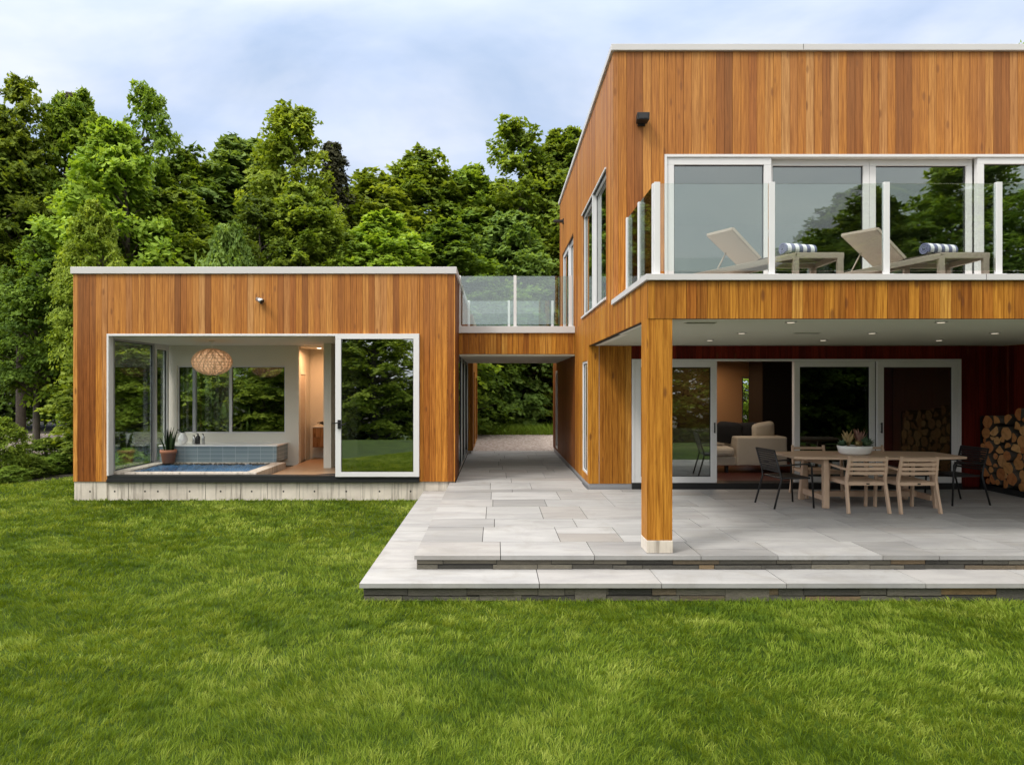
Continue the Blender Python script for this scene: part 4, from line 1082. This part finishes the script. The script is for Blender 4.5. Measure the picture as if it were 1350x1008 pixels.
TL = [ # px, top, Y, radius px, prototype, leaf, name, label
 (-45,105,22,95,'high','leaf','maple_tree','broad maple cut by the left edge of the picture'),
 (28,95,23,75,'high2','leaf','maple_tree','tall maple with twiggy top, nearest the left edge of the skyline'),
 (98,112,24,70,'high','leaf','maple_tree','tall round-topped maple beside the spiky-topped one on the skyline'),
 (192,100,25,52,'multi','leaf','maple_tree','tallest spiky-topped maple left of the pavilion roof centre'),
 (150,160,20.5,75,'round3','leaf_bright','maple_tree','bright green full maple in front of the spiky-topped one'),
 (124,262,17.6,46,'high','leaf_bright','young_maple','pale green young maple just above the left corner of the pavilion roof'),
 (48,310,18.6,60,'high2','leaf_dark','maple_tree','dark layered maple with bare grey stems beside the pavilion corner'),
 (255,192,26,84,'round1','leaf','maple_tree','rounded maple on the skyline between the spiky maple and the feathery-topped tree'),
 (322,178,27,92,'round3','leaf_olive','broadleaf_tree','olive green broad tree with feathery top on the skyline'),
 (384,134,24.5,48,'column','leaf_bright','maple_tree','narrow bright green tree towering above the pavilion spotlight'),
 (440,180,26,58,'spire','needle','conifer','dark brownish conifer between the narrow bright tree and lower maples'),
 (400,240,21.5,70,'round2','leaf','maple_tree','dense maple below the narrow bright green tree'),
 (300,285,18.6,60,'low','leaf_olive','bush','low grey-green bush peeping over the pavilion roof'),
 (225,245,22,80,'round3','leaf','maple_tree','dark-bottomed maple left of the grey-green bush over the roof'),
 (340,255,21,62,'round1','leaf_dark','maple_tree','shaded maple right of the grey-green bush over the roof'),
 (492,222,29,100,'round2','leaf','maple_tree','low rounded maple right of the brown conifer'),
 (560,194,30,88,'round1','leaf','maple_tree','maple with ragged grey top over the right end of the pavilion'),
 (505,280,22.5,85,'round3','leaf_bright','maple_tree','spreading bright maple over the right half of the pavilion roof'),
 (615,215,31,84,'round1','leaf','maple_tree','maple on the skyline just left of the tall ragged tree'),
 (676,150,31,80,'multi','leaf','maple_tree','tall ragged-topped tree right of centre above the bridge'),
 (748,166,32,84,'round2','leaf','maple_tree','tree partly hidden behind the upper corner of the house'),
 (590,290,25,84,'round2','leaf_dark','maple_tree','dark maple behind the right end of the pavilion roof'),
 (672,276,27.5,66,'round3','leaf_olive','maple_tree','yellowish green layered maple directly above the bridge railing'),
 (745,300,29,62,'round1','leaf','maple_tree','maple behind the bridge railing beside the house wall'),
 (1352,44,32,40,'multi','leaf','maple_tree','treetop just showing over the roof at the right edge'),
 (700,440,29.5,62,'round1','leaf_dark','maple_tree','dark low-branched tree seen through the passage, right'),
 (625,440,30,62,'round2','leaf_dark','maple_tree','dark low-branched tree seen through the passage, left'),
 (985,440,26,45,'round1','leaf','maple_tree','leafy tree glimpsed through the narrow slit window behind the sofa'),
 (275,420,19.2,60,'round2','leaf','maple_tree','low leafy tree framed by the left back window of the tub room'),
 (345,420,18.8,62,'round1','leaf','maple_tree','low leafy tree framed by the right back window of the tub room'),
 (170,400,17.6,70,'round3','leaf','maple_tree','leafy tree seen through the corner glass of the tub room'),
]
for px, top, Y, rp_, pr, mt, nm, lab in TL:
    x = PX(px,Y); H = PZ(top,Y)+.42+.12
    tree(nm, pr, x, Y, H, rp_*Y/F, lab, 'bush' if nm == 'bush' else 'tree', mt, rt.uniform(0,6.28), 'trees of the wood behind the buildings')
for k, px in enumerate(range(-60, 840, 82)):
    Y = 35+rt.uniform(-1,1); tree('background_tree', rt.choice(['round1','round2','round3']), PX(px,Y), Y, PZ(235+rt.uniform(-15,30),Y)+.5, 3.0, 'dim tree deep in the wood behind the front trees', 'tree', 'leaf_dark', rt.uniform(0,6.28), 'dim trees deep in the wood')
# undergrowth along the wood's edge and behind the pavilion
for px, top, Y, rp_, mt, lab in ((4,545,15.2,30,'leaf','leafy bush at the wood edge touching the left side of the picture'),(40,600,15.8,26,'fern','low fern clump at the wood edge left of the plinth'),
   (78,596,16.6,24,'fern','pale fern clump closest to the left corner of the pavilion'),(14,612,14.6,22,'fern','small fern clump at the far left of the lawn edge'),
   (170,588,15.6,26,'fern','bright leafy shrub seen through the corner glass, nearer'),(206,596,16.4,26,'fern','bright leafy shrub seen through corner glass beside the pot'),(60,575,17.4,40,'leaf_dark','dark shrub under the trees behind the fern clumps')):
    tree('shrub', 'low', PX(px,Y), Y, PZ(top,Y)+.42, rp_*Y/F, lab, 'shrub', mt, rt.uniform(0,6.28), 'shrubs along the edge of the wood')
# trees across the lawn behind the camera: what the windows mirror
for x, y, H, rad, mt in ((-16,-13,8.5,3.4,'leaf'),(-11.5,-14,9.6,3.2,'leaf_bright'),(-7.0,-14,9.2,2.6,'leaf_bright'),(-2,-17,6.2,3,'leaf'),(2.5,-16,6.2,3,'leaf'),(7,-17,7.0,3,'leaf'),(11,-17,8.5,3.2,'leaf'),
   (15.5,-17,11.5,3,'leaf'),(19,-16,14.5,3.6,'leaf_dark'),(24,-15,16,3.8,'leaf'),(30,-13,16.5,4,'leaf_olive'),(36,-10,16,4,'leaf'),(-22,-10,8,3.5,'leaf_dark'),(-9,-19,6.8,3.4,'leaf_dark'),(5,-21,7.5,3.4,'leaf_dark'),(22,-21,16,4,'leaf'),(-14,-19,8,3.6,'leaf')):
    tree('lawn_edge_tree', rt.choice(['round1','round2','round3']), x, y, H, rad, 'leafy tree across the lawn, mirrored in the window glass', 'tree', mt, rt.uniform(0,6.28), 'trees across the lawn mirrored in the glass', zb=-1.95)

# ================================================================== GRASS
def grass(name, pts, hgt, wid, mt, lean=.5, seed=1, clump=None):
    g = np.random.default_rng(seed); n = len(pts); pts = np.asarray(pts, np.float32)
    tone = g.random(n); hm = np.ones(n); cd = np.zeros((n,2))
    if clump is not None:                      # blades gather in tufts that lean apart
        from mathutils import kdtree
        cs = []
        for y0, y1, den in ((2.8,5,170),(5,8,75),(8,17,28)):
            m_ = int(30*(y1-y0)*den); cs.append(np.stack([g.uniform(-15,15,m_), g.uniform(y0,y1,m_)],1))
        cs = np.concatenate(cs); cq = g.random((len(cs),3))
        kd = kdtree.KDTree(len(cs))
        for i_, p_ in enumerate(cs): kd.insert((p_[0],p_[1],0), i_)
        kd.balance()
        ix = np.array([kd.find((float(p_[0]),float(p_[1]),0))[1] for p_ in pts])
        cen = cs[ix]; q = cq[ix]; rad_ = (.045+.012*np.maximum(pts[:,1]-3,0))[:,None]
        pts = pts.copy(); pts[:,:2] += ((cen-pts[:,:2])*(.35*g.random(n))[:,None]).astype(np.float32)
        cd = np.clip((pts[:,:2]-cen)/rad_*1.2, -1.3, 1.3)
        hm = .65+.65*q[:,0]; tone = np.clip(.55*tone+.55*q[:,1]-.05, 0, 1)
    h = hgt*hm*(.6+.75*g.random(n)); wv = wid*(.7+.6*g.random(n))
    a = g.uniform(0,2*np.pi,n)
    fx = np.sin(pts[:,0]*1.1+pts[:,1]*.6)*1.6+np.sin(pts[:,1]*1.7-pts[:,0]*.5)*1.4+np.sin(pts[:,0]*3.3)*.8
    ld = np.stack([np.cos(fx)*.8+cd[:,0]+.6*g.normal(size=n), np.sin(fx)*.6+cd[:,1]+.6*g.normal(size=n), np.zeros(n)],1); ld /= np.linalg.norm(ld,axis=1,keepdims=True)+1e-6
    lm = (lean*(.3+g.random(n)))[:,None]*h[:,None]
    sd = np.stack([np.cos(a),np.sin(a),np.zeros(n)],1)*wv[:,None]*.5
    up = np.array([0,0,1.])
    p0 = pts-up*.01; p1 = pts+up*h[:,None]*.55+ld*lm*.35; p2 = pts+up*h[:,None]*.9+ld*lm
    V = np.stack([p0-sd,p0+sd,p1+sd*.8,p1-sd*.8,p2],1).reshape(-1,3).astype(np.float32)
    me = bpy.data.meshes.new(name); me.vertices.add(n*5); me.vertices.foreach_set('co', V.ravel())
    base = (np.arange(n)*5)[:,None]; idx = (base+np.array([0,1,2,3,3,2,4])[None]).astype(np.int32).ravel()
    me.loops.add(n*7); me.loops.foreach_set('vertex_index', idx); me.polygons.add(n*2)
    ls = ((np.arange(n)*7)[:,None]+np.array([0,4])[None]).astype(np.int32).ravel(); me.polygons.foreach_set('loop_start', ls)
    me.polygons.foreach_set('loop_total', np.tile(np.array([4,3],np.int32),n)); me.materials.append(mt)
    at = me.attributes.new('tone','FLOAT','FACE'); at.data.foreach_set('value', np.repeat(tone,2).astype(np.float32))
    me.update(calc_edges=True)
    o = bpy.data.objects.new(name, me); COL.objects.link(o); return tag(o, None, None, None, 'stuff')
def lawn_points(seed):
    g = np.random.default_rng(seed); out = []; hh = []; ww = []
    for y0, y1, den, h, w_ in ((3.1,4.6,8200,.043,.0040),(4.6,6.5,5000,.043,.0052),(6.5,9.0,2700,.043,.0075),(9.0,12.2,1400,.045,.011),(12.2,16.5,800,.05,.015)):
        xa, xb = -.86*y1-.3, .9*y1
        if y0 > 6.3: xb = LX0
        n = int((xb-xa)*(y1-y0)*den); p = np.stack([g.uniform(xa,xb,n), g.uniform(y0,y1,n), np.full(n,-.33)],1)
        x, y = p[:,0], p[:,1]
        keep = (x > -10.4+(y-13.7)*.275+.25*np.sin(y*1.3)) & (x > -.80*y-.3) & (x < .84*y)
        keep &= ~((x > LX0+.01) & (y > LY0+.015)) & ~((x > X0-.01) & (y > YF+.0))
        keep |= False
        p = p[keep]; out.append(p); hh.append(np.full(len(p),h)); ww.append(np.full(len(p),w_))
    return np.concatenate(out), np.concatenate(hh), np.concatenate(ww)
P_, H_, W_ = lawn_points(4)
print('blades', len(P_))
grass('grass', P_, H_, W_, M['blade'], .95, seed=2, clump=1)
g_ = np.random.default_rng(8); n = 16000
mp = np.stack([g_.uniform(-6,6,n), 24.7+1.7*g_.random(n), np.full(n,-.3)],1)
grass('tall_grass', mp, np.full(n,.60), np.full(n,.03), M['meadow'], .7, seed=3)

# ================================================================== LIGHT, SKY, CAMERA
EL, AZ = math.radians(52), math.radians(-125)      # sun behind the camera, to the left
sd = Vector((math.sin(AZ)*math.cos(EL), math.cos(AZ)*math.cos(EL), math.sin(EL)))
sl = bpy.data.lights.new('sun', 'SUN'); sl.energy = 1.5; sl.angle = math.radians(11); sl.color = (1,.955,.89)
so = bpy.data.objects.new('sun', sl); COL.objects.link(so); so.rotation_euler = sd.to_track_quat('Z','Y').to_euler()
wd = bpy.data.worlds.new('World'); sc.world = wd; wd.use_nodes = True; nt = wd.node_tree; nt.nodes.clear(); b = NB(nt)
out = b.n('ShaderNodeOutputWorld'); bg = b.n('ShaderNodeBackground'); b.l(bg.outputs[0], out.inputs[0])
sk = b.n('ShaderNodeTexSky', sky_type='NISHITA'); sk.sun_disc = False; sk.sun_elevation = EL; sk.sun_rotation = AZ
sk.air_density = 1.0; sk.dust_density = 1.5; sk.ozone_density = 1.5
tc = b.n('ShaderNodeTexCoord'); sp = b.n('ShaderNodeSeparateXYZ'); b.l(tc.outputs['Generated'], sp.inputs[0])
dz = b.math('ADD', b.math('MAXIMUM', sp.outputs[2], 0.0), .22); cb = b.n('ShaderNodeCombineXYZ')
b.l(b.math('DIVIDE', sp.outputs[0], dz), cb.inputs[0]); b.l(b.math('DIVIDE', sp.outputs[1], dz), cb.inputs[1])
nz = b.noise(b.scaled(cb.outputs[0], (1.0,1.5,1), (.4,1.7,0)), 1.15, 6, .52, .35)
nz2 = b.noise(b.scaled(cb.outputs[0], (1.0,1.3,1), (3.1,.2,0)), 2.6, 5, .55, .2)
cf = b.ramp(nz, [(.38,(.22,.22,.22)),(.60,(.93,.93,.93))])
cl = b.mix(b.ramp(nz2,[(.3,(0,0,0)),(.75,(1,1,1))]), (5.8,6.7,8.7), (7.7,8.0,8.7))
# blue of the gaps: the Nishita sky, thinned by high haze
blue = b.mix(.55, b.mix(1.0, sk.outputs[0], (.9,.9,.9), 'MULTIPLY'), (4.9,6.6,9.3))
mr = b.n('ShaderNodeMapRange', interpolation_type='SMOOTHSTEP'); b.l(sp.outputs[2], mr.inputs[0]); mr.inputs[1].default_value = .38; mr.inputs[2].default_value = .95; mr.inputs[3].default_value = 1.0; mr.inputs[4].default_value = 2.5
dp = b.n('ShaderNodeVectorMath', operation='DOT_PRODUCT'); b.l(tc.outputs['Generated'], dp.inputs[0]); dp.inputs[1].default_value = tuple(sd)
mr2 = b.n('ShaderNodeMapRange', interpolation_type='SMOOTHSTEP'); b.l(sp.outputs[2], mr2.inputs[0]); mr2.inputs[1].default_value = .42; mr2.inputs[2].default_value = .75
glow = b.math('MULTIPLY', b.math('POWER', b.math('MAXIMUM', dp.outputs['Value'], 0.0), 3.0), 1.6)
vm = b.n('ShaderNodeVectorMath', operation='SCALE'); mr3 = b.n('ShaderNodeMapRange', interpolation_type='SMOOTHSTEP'); b.l(sp.outputs[1], mr3.inputs[0]); mr3.inputs[1].default_value = .1; mr3.inputs[2].default_value = -.5
low = b.mix(b.math('MULTIPLY', mr3.outputs[0], .85), b.mix(cf, blue, cl), b.mix(nz2, (6.6,6.9,7.0), (8.6,8.6,8.5)))
b.l(b.mix(b.math('MULTIPLY', mr2.outputs[0], .8), low, (8.6,8.3,7.7)), vm.inputs[0]); b.l(b.math('ADD', mr.outputs[0], glow), vm.inputs['Scale'])
b.l(vm.outputs[0], bg.inputs[0]); bg.inputs[1].default_value = .085
cam = bpy.data.cameras.new('camera'); co = bpy.data.objects.new('camera', cam); COL.objects.link(co)
co.location = (0,0,EYE); co.rotation_euler = (math.radians(90),0,0)
cam.sensor_width = 36; cam.lens = F/1350*36; cam.shift_x = (675-VX)/1350; cam.shift_y = (VY-504)/1350; cam.clip_start = .05; cam.clip_end = 2000
sc.camera = co
vs_ = sc.view_settings; vs_.view_transform = 'Standard'; vs_.look = 'None'; vs_.exposure = 0.55; vs_.gamma = 1; vs_.use_curve_mapping = False
sc.cycles.max_bounces = 10; sc.cycles.transparent_max_bounces = 24
sc.cycles.use_denoising = True
